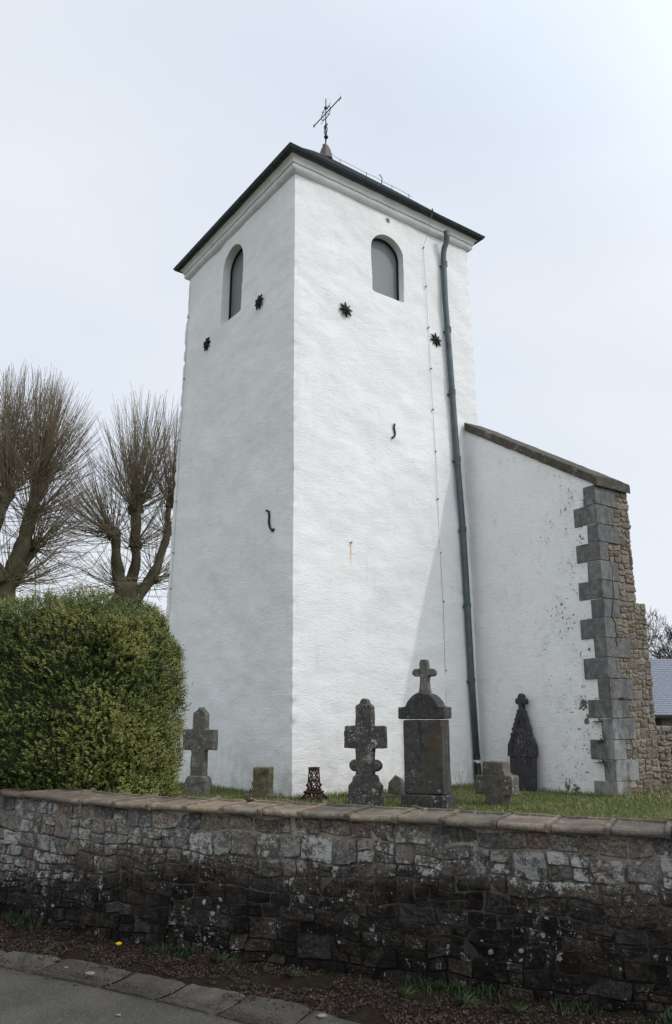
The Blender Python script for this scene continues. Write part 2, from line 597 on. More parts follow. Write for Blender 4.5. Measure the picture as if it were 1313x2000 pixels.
M['grave_cross'] = stone_mat('weathered_cross_stone', [(0, (.095, .088, .08)), (1, (.14, .13, .118))], lichen=.30, white=.7, moss=.45, bumpd=.006)
M['grave_lichen'] = stone_mat('lichened_cross_stone', [(0, (.075, .070, .064)), (1, (.095, .09, .08))], lichen=.52, white=.8, moss=.4, bumpd=.006)
M['grave_mossy'] = stone_mat('mossy_stump_stone', [(0, (.11, .09, .055)), (1, (.12, .10, .065))], lichen=.5, white=.5, moss=.75, bumpd=.006)
M['grave_squat'] = stone_mat('tan_cross_stone', [(0, (.105, .092, .075)), (1, (.12, .106, .088))], lichen=.35, white=.62, moss=.25, bumpd=.006)
M['gothic'] = stone_mat('slate_headstone', [(0, (.052, .048, .052)), (1, (.056, .052, .055))], lichen=.02, white=.4, bumpd=.003)


def mortar(name, wall):
    t = NT(name, .95, .1)
    n = t.noise(30, 6, .7); n2 = t.noise(5, 5)
    x, y, z = t.sep()
    base = t.mix(t.ramp(n2, [(.3, 0.0), (.7, 1.0)]), (.24, .20, .155), (.33, .285, .225))
    if wall:
        dk = t.rng(t.mth('ADD', z, t.mth('MULTIPLY', n2, .16)), .98, .86)
        dk2 = t.rng(t.mth('ADD', z, t.mth('MULTIPLY', n2, .5)), .95, .35)
        base = t.mix(dk, base, (.095, .086, .072))
        base = t.mix(t.mth('MULTIPLY', dk2, .96), base, (.011, .0095, .008))
        fr = t.noise(15, 10, .80); pt = t.noise(2.6, 4, .6, vec=t.vec(1, 1, 1, loc=(7, 0, 0)))
        sel = t.mth('ADD', fr, t.mth('ADD', t.mth('MULTIPLY', t.mth('MULTIPLY', t.rng(z, .60, .74), t.rng(z, .90, .82)), .10), t.mth('MULTIPLY', pt, .26)))
        base = t.mix(t.mth('MULTIPLY', t.ramp(sel, [(.705, 0.0), (.765, 1.0)]), .22), base, (.24, .235, .22))
    base = t.mix(1.0, base, t.ramp(n, [(.3, .6), (.7, 1.3)]), 'MULTIPLY')
    return t.done(base, t.bump(n, .8, .01))


M['mortar_wall'] = mortar('wall_mortar', True)
M['mortar_tan'] = mortar('tan_mortar', False)


def leaf_mat(name, stops, rough=.45, trans=True, nscale=2.2):
    t = NT(name, rough, .35)
    a = t.attr('tint')
    n = t.noise(nscale, 4)
    f = t.mth('ADD', t.mth('MULTIPLY', a, .6), t.mth('MULTIPLY', n, .5))
    return t.done(t.ramp(f, stops))


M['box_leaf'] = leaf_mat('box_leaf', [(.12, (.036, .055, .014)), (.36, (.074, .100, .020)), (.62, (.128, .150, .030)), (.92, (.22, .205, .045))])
M['box_core'] = simple('shaded_core', (.018, .026, .009), .9, 0, .3, 12)
M['twig'] = simple('grey_twig', (.17, .145, .11), .8, 0, .2, 12)
M['grass'] = leaf_mat('grass_blade', [(.2, (.075, .105, .028)), (.5, (.135, .170, .048)), (.72, (.20, .205, .08)), (.92, (.36, .31, .17))], .6, nscale=.8)
M['grass_dark'] = leaf_mat('verge_grass', [(.2, (.012, .024, .007)), (.6, (.024, .046, .012)), (.95, (.05, .075, .022))], .7)
M['bark'] = None


def bark(name, a, b, c):
    t = NT(name, .95, .1)
    n = t.noise(5, 6, .7, vec=t.vec(1, 1, .35))
    n2 = t.noise(1.2, 3)
    base = t.mix(t.ramp(n, [(.3, 0.0), (.7, 1.0)]), a, b)
    base = t.mix(t.ramp(n2, [(.4, 0.0), (.65, 1.0)]), base, c)
    return t.done(base, t.bump(n, .8, .03))


M['bark'] = bark('lime_bark', (.040, .032, .024), (.115, .092, .068), (.088, .082, .048))
M['shoot'] = bark('reddish_shoots', (.16, .122, .088), (.26, .20, .145), (.20, .18, .11))
M['far_branch'] = bark('far_branches', (.04, .030, .028), (.07, .052, .047), (.055, .045, .04))


def ground_mats():
    t = NT('asphalt', .9, .25)
    n = t.noise(160, 4, .8); n2 = t.noise(2.4, 5); v = t.voro(240, out='Color')
    g = t.sep(v)
    base = t.mix(t.ramp(n2, [(.3, 0.0), (.7, 1.0)]), (.052, .049, .044), (.084, .078, .070))
    base = t.mix(1.0, base, t.ramp(g[0], [(0, .55), (.6, 1.0), (1, 1.8)]), 'MULTIPLY')
    base = t.mix(t.ramp(g[1], [(.965, 0.0), (.98, 1.0)]), base, (.16, .15, .13))
    M['asphalt'] = t.done(base, t.bump(n, .9, .004))
    t = NT('soil_moss', .98, .05)
    n = t.noise(60, 6, .8); n2 = t.noise(7, 6, .65); n3 = t.noise(2.2, 4)
    base = t.mix(t.ramp(n, [(.3, 0.0), (.7, 1.0)]), (.010, .008, .006), (.050, .036, .028))
    base = t.mix(t.mth('MULTIPLY', t.ramp(n3, [(.52, 0.0), (.66, 1.0)]), .6), base, (.030, .036, .012))
    base = t.mix(t.mth('MULTIPLY', t.ramp(n2, [(.58, 0.0), (.72, 1.0)]), .6), base, (.05, .045, .038))
    M['soil'] = t.done(base, t.bump(n, 1.0, .02))
    t = NT('gutter_concrete', .9, .2)
    n = t.noise(70, 6, .75); n2 = t.noise(5, 5, .65); r = t.obj_random()
    base = t.mix(r, (.060, .056, .048), (.100, .092, .078))
    base = t.mix(t.ramp(n2, [(.4, 0.0), (.66, 1.0)]), base, (.045, .042, .036))
    base = t.mix(1.0, base, t.ramp(n, [(.3, .6), (.7, 1.45)]), 'MULTIPLY')
    M['concrete'] = t.done(base, t.bump(n, .8, .006))
    t = NT('churchyard_earth', .95, .05)
    n = t.noise(9, 6); n2 = t.noise(.7, 5)
    base = t.mix(t.ramp(n, [(.3, 0.0), (.7, 1.0)]), (.045, .06, .02), (.085, .095, .035))
    base = t.mix(t.ramp(n2, [(.5, 0.0), (.7, 1.0)]), base, (.15, .13, .07))
    M['earth'] = t.done(base, t.bump(n, .8, .05))


ground_mats()
M['debris'] = leaf_mat('dry_moss_flakes', [(.1, (.010, .007, .006)), (.5, (.036, .024, .018)), (.8, (.075, .052, .038)), (1, (.13, .105, .07))], .95, nscale=4)
M['yellow'] = simple('yellow_petals', (.85, .55, .01), .6, 0, .05)
M['pale_pebble'] = simple('pale_pebble', (.20, .18, .15), .8, 0, .2, 30)

# ---------------------------------------------------------------- ground, road, verge, gutter slabs
WALL_DIR = Vector((.9195, -.393, 0)); WALL_N = Vector((-.393, -.9195, 0))     # along the road wall, and towards the road
W0 = Vector((.096, 5.496, 0))                                                    # on the coping's front edge


WP = [(4.6, 3.53), (3.3, 4.12), (1.858, 4.749), (1.282, 5.005), (.692, 5.285), (.096, 5.545), (-.5, 5.79), (-1.066, 6.035), (-1.403, 6.195), (-1.704, 6.37), (-2.036, 6.585), (-2.353, 6.815), (-2.95, 7.28), (-4.6, 8.6)]
WP = WP[::-1]
_wx = np.linspace(-4.6, 4.6, 240)
_wy = np.interp(_wx, [p[0] for p in WP], [p[1] for p in WP])
for _ in range(12): _wy[1:-1] = (_wy[:-2] + 2 * _wy[1:-1] + _wy[2:]) / 4
_ws = np.concatenate([[0], np.cumsum(np.hypot(np.diff(_wx), np.diff(_wy)))])
_ws -= np.interp(.096, _wx, _ws)
_tx, _ty = np.gradient(_wx, _ws), np.gradient(_wy, _ws)


def wall_pt(s, out, z):
    x, y = np.interp(s, _ws, _wx), np.interp(s, _ws, _wy)
    tx, ty = np.interp(s, _ws, _tx), np.interp(s, _ws, _ty)
    return Vector((x + ty * out, y - tx * out, z))


def wall_s(x): return float(np.interp(x, _wx, _ws))


def kerb_pts():
    up = [(0, 1857), (150, 1876), (330, 1916), (481, 1944), (581, 1963), (660, 1990)]
    lo = [(0, 1884), (151, 1914), (330, 1955), (430, 1981), (506, 2001)]
    U = [at_z(a, b, .035) for a, b in up]; Lw = [at_z(a, b, .012) for a, b in lo]
    return U, Lw


KU, KL = kerb_pts()


def poly_at(pts, x):
    if x <= pts[0].x: i = 0
    elif x >= pts[-1].x: i = len(pts) - 2
    else:
        i = max(k for k in range(len(pts) - 1) if pts[k].x <= x)
    a, b = pts[i], pts[i + 1]
    return a.y + (b.y - a.y) * (x - a.x) / (b.x - a.x)


for lst in (KU, KL):   # continue both edges beyond the picture
    a, b = lst[0], lst[2]
    d = (b - a) / (b.x - a.x); lst.insert(0, a - d * 8)
    a, b = lst[-3], lst[-1]
    d = (b - a) / (b.x - a.x); lst.append(b + d * 7)


def grid(name, x0, x1, y0, y1, nx, ny, zf, mat, kind='structure', yf=None):
    xs = np.linspace(x0, x1, nx + 1); v = []
    for i in range(nx + 1):
        a, b = (y0, y1) if yf is None else yf(xs[i])
        for j in range(ny + 1):
            y = a + (b - a) * j / ny
            v.append((xs[i], y, zf(xs[i], y)))
    f = [(i * (ny + 1) + j, (i + 1) * (ny + 1) + j, (i + 1) * (ny + 1) + j + 1, i * (ny + 1) + j + 1) for i in range(nx) for j in range(ny)]
    o = mesh_np(name, v, np.array(f), mat, smooth=True)
    return tag(o, kind=kind)


def wall_y(x):
    if x < -4.6: return _wy[0] + (x + 4.6) * (_wy[1] - _wy[0]) / (_wx[1] - _wx[0])
    if x > 4.6: return _wy[-1] + (x - 4.6) * (_wy[-1] - _wy[-2]) / (_wx[-1] - _wx[-2])
    return float(np.interp(x, _wx, _wy))


def yard_z(x, y):
    d = y - (wall_y(x) + .45)
    base = .33 + .42 * max(0.0, min(1.0, 1 - d / 4.2)) ** 1.3
    if x > 4.2: base += min(.12, (x - 4.2) * .06)
    return base + .02 * mn.noise(Vector((x * .6, y * .6, 0)))


def terrain_z(x, y):
    d = y - (wall_y(x) + .45)
    r = math.hypot(x, y - 15)
    return yard_z(x, y) * 1.0 - max(0, (r - 22)) * .01


def band(x0, x1):
    return lambda x: (wall_y(x) + .40, wall_y(x) + 22)


grid('churchyard_ground', -11, 11, 0, 0, 110, 110, yard_z, M['earth'], yf=band(0, 0))
grid('distant_ground', -260, 260, 20, 420, 40, 40, lambda x, y: -.35 - .004 * y, M['earth'])
grid('near_ground', -260, 260, -120, 24, 60, 40, lambda x, y: -.30, M['earth'])
road = grid('road', -12, 12, 0, 0, 120, 60, lambda x, y: .006 * mn.noise(Vector((x * 1.3, y * 1.3, 0))) - .004, M['asphalt'], yf=lambda x: (-14, poly_at(KL, x) + .03))


def verge_z(x, y):
    t = (y - poly_at(KU, x)) / max(.05, (wall_y(x) + .1 - poly_at(KU, x)))
    return .020 + .05 * t + .020 * fb(x * 9, y * 9, 0, 4) + .012 * mn.noise(Vector((x * 30, y * 30, 3)))


grid('verge', -4.2, 4.4, 0, 0, 420, 46, verge_z, M['soil'], yf=lambda x: (poly_at(KU, x) - .03, wall_y(x) + .12))

gut = thing('gutter_strip', (-1.2, 5.4, 0), 'worn concrete gutter slabs along the edge of the road', 'gutter')
xs = [-4.0, -3.45, -2.9, -2.42, -1.98, -1.42, -1.02, -.62, -.22, .25, .75, 1.3, 1.9]
for a, b in zip(xs[:-1], xs[1:]):
    nx, ny = 10, 5
    tilt = rnd.uniform(-.002, .003)
    v = []
    for i in range(nx + 1):
        for j in range(ny + 1):
            u = i / nx; w = j / ny
            g = .0025
            xx = a + g + (b - a - 2 * g) * u
            xx += (.17 * (w - .5))  # joints run square to the strip
            yl, yu = poly_at(KL, xx) + rnd.uniform(-.006, .006), poly_at(KU, xx) + .015 + rnd.uniform(-.012, .012)
            yy = yl + (yu - yl) * w
            z = .007 + .032 * w + tilt * (u - .5) * 4 * .5 - .012 * math.sin(math.pi * w) + .004 * mn.noise(Vector((xx * 14, yy * 14, 1)))
            e = min(u, 1 - u)
            if e < .01: z -= .012
            v.append((xx, yy, z))
    nb = len(v)
    f = [(i * (ny + 1) + j, (i + 1) * (ny + 1) + j, (i + 1) * (ny + 1) + j + 1, i * (ny + 1) + j + 1) for i in range(nx) for j in range(ny)]
    for i in range(nx):     # front face
        for (jj, flip) in ((0, False), (ny, True)):
            p, q = i * (ny + 1) + jj, (i + 1) * (ny + 1) + jj
            v += [(v[p][0], v[p][1], -.06), (v[q][0], v[q][1], -.06)]
            k = len(v)
            f.append((p, k - 2, k - 1, q) if not flip else (q, k - 1, k - 2, p))
    mesh_np('gutter_slab', v, f, M['concrete'], gut, smooth=False)

# dry moss and leaf litter on the verge: thousands of flakes
def flakes(name, n, mat, sampler, size, kind='stuff', seed=1):
    r = np.random.RandomState(seed)
    P = np.array([sampler(r) for _ in range(n)])
    s = r.uniform(.5, 1.6, n) * size
    a = r.uniform(0, 2 * np.pi, n); t1 = r.uniform(-.8, .8, n)
    ux = np.stack([np.cos(a), np.sin(a), t1], 1); vy = np.stack([-np.sin(a), np.cos(a), r.uniform(-.8, .8, n)], 1)
    asp = r.uniform(.3, .9, n)
    Q = np.stack([P - ux * s[:, None], P - vy * (s * asp)[:, None], P + ux * s[:, None], P + vy * (s * asp)[:, None]], 1)
    Q[:, :, 2] += s[:, None] * .3
    return tag(mesh_np(name, Q.reshape(-1, 3), np.arange(4 * n).reshape(-1, 4), mat, attr=np.repeat(r.rand(n), 4)), kind=kind)


def verge_sample(r):
    while True:
        x = r.uniform(-3.4, 2.2)
        a, b = poly_at(KU, x), wall_y(x) + .05
        t = r.beta(1.1, 1.3); y = a - .03 - abs(r.normal(0, .035)) + (b - a) * t
        if mn.noise(Vector((x * 3.0, y * 3.0, 5))) > -.28 + .3 * (t < .12):
            return (x, y, verge_z(x, y) + r.uniform(0, .012))


flakes('leaf_litter', 34000, M['debris'], verge_sample, .0058)


def road_grit(r):
    x = r.uniform(-3, 1); y = poly_at(KL, x) + .03 + r.normal(0, .045)
    return (x, y, .014 if y < poly_at(KL, x) else .026)


flakes('road_grit', 5200, M['debris'], road_grit, .0045, seed=3)


def blob(name, p, r, mat, parent=None, flat=.45, seed=0, sub=2, label=None, cat=None, group=None, ry=None):
    bm = bmesh.new(); bmesh.ops.create_icosphere(bm, subdivisions=sub, radius=1)
    v = []
    for q in bm.verts:
        c = q.co; d = 1 + .25 * mn.noise(c * 1.6 + Vector((seed, 0, 0)))
        v.append((p[0] + c.x * r * d, p[1] + c.y * (ry or r * .7) * d, p[2] + c.z * r * flat * d))
    f = [tuple(q.index for q in fc.verts) for fc in bm.faces]
    bm.free()
    o = mesh_np(name, v, f, mat, parent, smooth=True)
    if cat: tag(o, label, cat, group)
    return o


for i, (px, py, r, lb) in enumerate([(177, 1901, .036, 'flat pale stone lying on the gutter below the yellow flower'),
                                     (232, 1982, .014, 'small pale pebble on the dark asphalt at the bottom left'),
                                     (630, 1984, .030, 'flat grey stone at the right end of the gutter slabs'),
                                     (130, 1889, .014, 'pale chip of stone on the gutter, left of the flat stone')]):
    p = at_z(px, py, .035 if i != 1 else .008)
    blob('pebble', p, r, M['pale_pebble'], seed=i * 3.3, flat=.3, label=lb, cat='pebble', group='loose stones by the road')

# ---------------------------------------------------------------- rubble masonry
def split_rect(u0, u1, v0, v1, wr, hr, out, r):
    w, h = u1 - u0, v1 - v0
    if h > hr[1] or (h > hr[0] * 2.05 and w < wr[1] and r.random() < .42 and h > w * .45):
        k = r.uniform(.36, .64); m = v0 + h * k
        if min(m - v0, v1 - m) >= hr[0] * .8:
            split_rect(u0, u1, v0, m, wr, hr, out, r); split_rect(u0, u1, m, v1, wr, hr, out, r); return
    lim = min(wr[1], max(wr[0] * 1.6, h * r.uniform(1.5, 3.4)))
    if w > lim and w > 2 * wr[0]:
        k = r.uniform(.33, .67); m = u0 + w * k
        split_rect(u0, m, v0, v1, wr, hr, out, r); split_rect(m, u1, v0, v1, wr, hr, out, r); return
    out.append((u0, u1, v0, v1))


def stone_shape(rect, joint, depth, r, tofn, warp=.010, back=.05, round_=.28, ntilt=.3, crisp=False):
    """rough-faced stone; tofn(u,v,d) -> world point, d outwards"""
    u0, u1, v0, v1 = rect
    j = joint * r.uniform(.6, 1.3)
    u0 += j; u1 -= j; v0 += j * .8; v1 -= j * .8
    if u1 - u0 < .02 or v1 - v0 < .015: return None
    cx, cy = (u0 + u1) / 2, (v0 + v1) / 2; hw, hh = (u1 - u0) / 2, (v1 - v0) / 2
    rr = min(hw, hh) * (r.uniform(.08, .40) if crisp else r.uniform(.15, round_ * 2))
    pts = []
    for sx, sy, a0 in ((1, -1, -90), (1, 1, 0), (-1, 1, 90), (-1, -1, 180)):
        jx, jy = r.uniform(-.10, .06) * min(hw, .08), r.uniform(-.12, .06) * hh
        for k in range(3):
            a = math.radians(a0 + 45 * k)
            pts.append((cx + sx * (hw - rr + jx) + rr * math.cos(a), cy + sy * (hh - rr + jy) + rr * math.sin(a)))
        # a mid-edge point, pushed in or out a little
        nx = {(1, -1): (hw, 0), (1, 1): (0, hh), (-1, 1): (-hw, 0), (-1, -1): (0, -hh)}[(sx, sy)]
        q = r.uniform(-.09, .04)
        pts.append((cx + nx[0] * (1 + q * min(1, hh / hw)), cy + nx[1] * (1 + q)))
    n = len(pts)
    tx, ty = r.uniform(-ntilt, ntilt), r.uniform(-ntilt, ntilt)
    sd = r.uniform(0, 99)
    rings = [(1.0, -back), (1.0, depth * .30), (.90, depth * .86), (.62, depth * 1.0), (.28, depth * 1.04)] if not crisp else [(1.0, -back), (1.0, depth * .55), (.90, depth * .95), (.62, depth * 1.0), (.28, depth * 1.04)]
    vs = []
    for s, d in rings:
        for (x, y) in pts:
            uu, vv = cx + (x - cx) * s, cy + (y - cy) * s
            if s == .90:
                uu = x - math.copysign(min(abs(x - cx), min(hw, hh) * (.10 if crisp else .22)), x - cx); vv = y - math.copysign(min(abs(y - cy), min(hw, hh) * (.10 if crisp else .22)), y - cy)
            wu = uu + warp * mn.noise(Vector((uu * 6, vv * 6, 3))); wv = vv + warp * 1.3 * mn.noise(Vector((uu * 4, vv * 5, 8)))
            dd = d
            if d > 0:
                dd += (tx * (uu - cx) + ty * (vv - cy)) * .5 * (1 if s < 1 else .6) + depth * .55 * fb(uu * 16 + sd, vv * 24, 0, 3) * (1.0 if s < 1 else .5)
            vs.append(tofn(wu, wv, dd))
    vs.append(tofn(cx, cy, depth * (1.05 + .4 * r.uniform(-1, 1))))
    fs = []
    for k in range(len(rings) - 1):
        for i in range(n):
            jn = (i + 1) % n
            fs.append((k * n + i, k * n + jn, (k + 1) * n + jn, (k + 1) * n + i))
    c = len(vs) - 1; b = (len(rings) - 1) * n
    for i in range(n): fs.append((b + i, b + (i + 1) % n, c))
    return vs, fs


def lay_stones(rects, tofn, mat, parent, r, joint=.007, depth=.022, name='stone', limit=300, view=None, **k):
    shp = []
    for q in rects:
        s = stone_shape(q, joint, depth * r.uniform(.6, 1.5), r, tofn, **k)
        if s: shp.append((-(q[1] - q[0]) * (q[3] - q[2]) * (1 if view is None or view[0] < q[0] < view[1] else .01), s))
    order = sorted(range(len(shp)), key=lambda i: shp[i][0])
    keep = set(order[:limit])
    rest = MB()
    for i, (a, (v, f)) in enumerate(shp):
        if i in keep:
            mesh_np(name, v, f, mat, parent, smooth=False)
        else:
            rest.add(v, f)
    if rest.v:
        o = rest.build('small_stones', mat, parent); o['kind'] = 'stuff'
    return len(shp)


def finely(v, f):
    return v, f


# the roadside wall
rw = thing('roadside_wall', wall_pt(-.5, 0, 0), 'low dark rubble stone wall with sloping coping tiles along the road', 'stone wall')
WS0, WS1 = -4.6, 4.5
m = MB()
N = 110
for i in range(N):
    a, b = WS0 + (WS1 - WS0) * i / N, WS0 + (WS1 - WS0) * (i + 1) / N
    p = [wall_pt(a, -.041, -.1), wall_pt(b, -.041, -.1), wall_pt(b, -.041, .982), wall_pt(a, -.041, .982)]
    m.add(p, [(0, 1, 2, 3)])
for i in range(20):
    a, b = WS0 + (WS1 - WS0) * i / 20, WS0 + (WS1 - WS0) * (i + 1) / 20
    m.add([wall_pt(a, -.425, -.1), wall_pt(b, -.425, -.1), wall_pt(b, -.425, .982), wall_pt(a, -.425, .982)], [(3, 2, 1, 0)])
for s_ in (WS0, WS1): m.add([wall_pt(s_, -.055, -.1), wall_pt(s_, -.425, -.1), wall_pt(s_, -.425, .982), wall_pt(s_, -.055, .99)], [(0, 1, 2, 3)])
m.build('mortar_core', M['mortar_wall'], rw)
rr_ = random.Random(21)
rects = []
# top course under the coping
u = WS0
while u < WS1:
    w = rr_.uniform(.09, .24); h0 = .868 + rr_.uniform(-.012, .012)
    rects.append((u, min(u + w, WS1), h0, .977)); u += w
# crusted second course, taller stones
u = WS0
while u < WS1:
    w = rr_.uniform(.22, .50); split_rect(u, min(u + w, WS1), .715, .866, (.09, .30), (.055, .16), rects, rr_); u += w
for (b0, b1) in ((-.05, .13), (.13, .33), (.33, .51), (.51, .715)):
    u = WS0
    while u < WS1:
        w = rr_.uniform(.26, .62); split_rect(u, min(u + w, WS1), b0, b1, (.08, .33), (.042, .17), rects, rr_); u += w
nst = lay_stones(rects, lambda a, b, d: wall_pt(a, -.040 + d, b), M['wall_stone'], rw, rr_, joint=.0048, depth=.012, warp=.030, ntilt=.35, crisp=True, view=(-3.75, 2.35))
print('roadside stones', nst)

# coping tiles: rounded nose, slightly sloping top, a rolled rib over every joint
edges_px = [50, 100, 163, 229, 297, 368, 440, 515, 593, 685, 778, 870, 973, 1078, 1195, 1313]
ss = []
for px in edges_px:
    d = ray(px, 1570 + (px - 100) * .0540)
    k = np.argmin(np.abs(_wx / _wy - d.x / d.y))      # where this joint meets the coping's front edge
    ss.append(float(np.interp(d.x / d.y, _wx / _wy, _ws)))
ss = [ss[0] - .34 * k for k in (3, 2, 1)] + ss + [ss[-1] + .33 * k for k in range(1, 8)]
for i in range(len(ss) - 1):
    a, b = ss[i] + .0035, ss[i + 1] - .0035
    prof = [(.0, .984), (.016, .986), (.024, .996), (.024, 1.008), (.016, 1.019), (-.006, 1.024), (-.05, 1.022), (-.14, 1.021), (-.26, 1.021), (-.385, 1.022), (-.400, 1.022), (-.403, 1.036), (-.428, 1.036), (-.434, 1.020), (-.434, .98)]
    n = len(prof); NX = 26
    vs, fs = [], []
    dz = rnd.uniform(-.004, .004); tl = rnd.uniform(-.006, .006); df = rnd.uniform(-.006, .006)
    Lc = b - a; TS = [0, .012 / Lc, .03 / Lc] + [x for x in np.linspace(.06 / Lc, 1 - .05 / Lc, 12)] + [1 - .0345 / Lc, 1 - .0285 / Lc, 1 - .015 / Lc, 1 - .004 / Lc, 1]
    NX = len(TS) - 1
    for k in range(NX + 1):
        t = TS[k]; s_ = a + (b - a) * t
        rib = 0.0
        e = (1 - t) * (b - a)           # rolled rib over the right-hand joint
        if e < .034: rib = .020 * min(1, (.034 - e) / .005) * (1 - .25 * (1 - e / .034))
        lipl = .004 if t * (b - a) < .02 else 0
        for q, (o_, z_) in enumerate(prof):
            wob = .004 * mn.noise(Vector((s_ * 9, o_ * 12, i))) 
            top = z_ > .99
            vs.append(wall_pt(s_ + .05 * 0, o_ + df + (.007 * rib / .017 if o_ > 0 else 0) + wob, z_ + dz + tl * (t - .5) + (rib + lipl if top else 0) + (wob if top else 0)))
    for k in range(NX):
        for q in range(n - 1):
            fs.append((k * n + q, (k + 1) * n + q, (k + 1) * n + q + 1, k * n + q + 1))
        fs.append((k * n + n - 1, (k + 1) * n + n - 1, (k + 1) * n, k * n))
    fs.append(tuple(range(n - 1, -1, -1))); fs.append(tuple(NX * n + q for q in range(n)))
    o = mesh_np('coping_tile', vs, [f[::-1] for f in fs], M['coping'], rw, smooth=False)
    md = o.modifiers.new('sub', 'BEVEL'); md.width = .002; md.segments = 1; md.angle_limit = math.radians(35)

# ---------------------------------------------------------------- the church tower
tower = thing('church_tower', ((Ab + Bb) / 2).to_tuple()[:2] + (.32,), 'tall whitewashed square church tower with slate roof and arched openings', 'church tower')
NS, NZ = 84, 205
v = np.empty(((NZ + 1) * 4 * NS, 3))
cornT, cornB = [At, Rt, Bt, Lt], [Ab, Rb, Bb, Lb]
norms = [nR, -nL, -nR, nL]
idx = 0
ZB = .0
for iz in range(NZ + 1):
    z = ZB + (12.64 - ZB) * iz / NZ
    t = (z - .32) / 12.3
    cs = [cb.lerp(ct, t) for cb, ct in zip(cornB, cornT)]
    for sd in range(4):
        a, b = cs[sd], cs[(sd + 1) % 4]; n0 = norms[sd]
        L0 = (b - a).length
        vis = sd in (0, 3)
        for k in range(NS):
            q = k / NS
            p = a.lerp(b, q)
            e = min(q, 1 - q) * L0
            nn = n0
            if k == 0:
                nn = (norms[sd] + norms[(sd - 1) % 4]).normalized()
            x, y = p.x, p.y
            d = 0.0
            if vis or k == 0:
                d = .034 * fb(x * .8, y * .8, z * .7, 3) + .008 * fb(x * 2.2 + z * .8, y * 2.2, z * 4.0, 4) * (1 + 1.2 * mn.noise(Vector((x * .5, y * .5, z * .45)))) + .004 * fb(x * 8 + 2, y * 8, z * 14, 3)
                if e < .12:   # nibbled arris
                    d -= (.12 - e) / .12 * (.008 + .07 * max(0, fb(x * .3, 5, z * 5, 5) - .08))
            v[idx] = (p.x + nn.x * d, p.y + nn.y * d, z + 0)
            idx += 1
P4 = 4 * NS
f = []
for iz in range(NZ):
    for k in range(P4):
        j = (k + 1) % P4
        f.append((iz * P4 + k, iz * P4 + j, (iz + 1) * P4 + j, (iz + 1) * P4 + k))
f.append(tuple(range(P4 - 1, -1, -1))); f.append(tuple(NZ * P4 + k for k in range(P4)))
wall = mesh_np('tower_wall', v, f, M['tower_plaster'], tower, smooth=True, origin=origin_of(tower))


def arch_poly(w, h, n=14, rnd_=.0):
    """arch outline, base at z=0, width w, total height h"""
    r = w / 2; pts = [(-r, .03), (-r + .03, 0), (r - .03, 0), (r, .03)]
    for k in range(n + 1):
        a = math.pi * k / n
        pts.append((r * math.cos(a), h - r * .92 + r * .92 * math.sin(a)))
    return pts


def face_frame(origin, u, n):
    """local x along the face, y into the wall, z up"""
    u = Vector((u.x, u.y, 0)).normalized(); y = Vector((0, 0, 1)).cross(u)
    m_ = Matrix(((u.x, y.x, 0, origin.x), (u.y, y.y, 0, origin.y), (0, 0, 1, origin.z), (0, 0, 0, 1)))
    return m_


DEP = .26
wins = []
a_, b_ = R_(727.5, 573), R_(791, 589)
cR = (a_ + b_) / 2; cR.z = 10.515
wins.append((cR, fx, .905, 1.52))
a_, b_ = L_(432, 634), L_(470.5, 607)
cL = (a_ + b_) / 2; cL.z = 10.41
wins.append((cL, -fl, .95, 1.86))
cut = MB()
for c_, u_, w_, h_ in wins:
    mm = MB(); mm.prism(arch_poly(w_, h_), -.5, DEP); mm.xf(face_frame(c_, u_, None))
    cut.add(mm.v, mm.f)
cutme = bpy.data.meshes.new('tmpcut'); cutme.from_pydata(cut.v, [], cut.f); cutme.update()
bmx = bmesh.new(); bmx.from_mesh(cutme); bmesh.ops.recalc_face_normals(bmx, faces=bmx.faces); bmx.to_mesh(cutme); bmx.free()
cutme.materials.append(M['tower_plaster'])
cuto = bpy.data.objects.new('tmpcut', cutme); scene.collection.objects.link(cuto)
bmx = bmesh.new(); bmx.from_mesh(wall.data); bmesh.ops.recalc_face_normals(bmx, faces=bmx.faces); bmx.to_mesh(wall.data); bmx.free()
md = wall.modifiers.new('cut', 'BOOLEAN'); md.object = cuto; md.operation = 'DIFFERENCE'; md.solver = 'EXACT'
bpy.context.view_layer.update()
dg = bpy.context.evaluated_depsgraph_get()
newm = bpy.data.meshes.new_from_object(wall.evaluated_get(dg))
wall.modifiers.clear(); wall.data = newm; wall.data.name = 'tower_wall'
bpy.data.objects.remove(cuto)
for p in wall.data.polygons: p.use_smooth = True
mdn = wall.modifiers.new('split', 'EDGE_SPLIT'); mdn.split_angle = math.radians(45)

for i, (c_, u_, w_, h_) in enumerate(wins):
    F = face_frame(c_, u_, None)
    mm = MB(); mm.prism(arch_poly(w_ + .02, h_ + .01), DEP - .035, DEP - .002); mm.xf(F)
    wd = mm.build('window', M['board'], tower)
    # dark frame round the board
    po, pi_ = arch_poly(w_ + .015, h_ + .006), arch_poly(w_ - .07, h_ - .045)
    pi_ = [(x, z + .004) for x, z in pi_]
    vs = [(x, DEP - .075, z) for x, z in po] + [(x, DEP - .075, z) for x, z in pi_] + [(x, DEP - .036, z) for x, z in pi_]
    n = len(po); fs = []
    for k in range(n):
        j = (k + 1) % n
        fs += [(k, j, n + j, n + k), (n + k, n + j, 2 * n + j, 2 * n + k)]
    mm = MB(); mm.add(vs, fs); mm.xf(F); mm.build('frame', M['black'], wd)

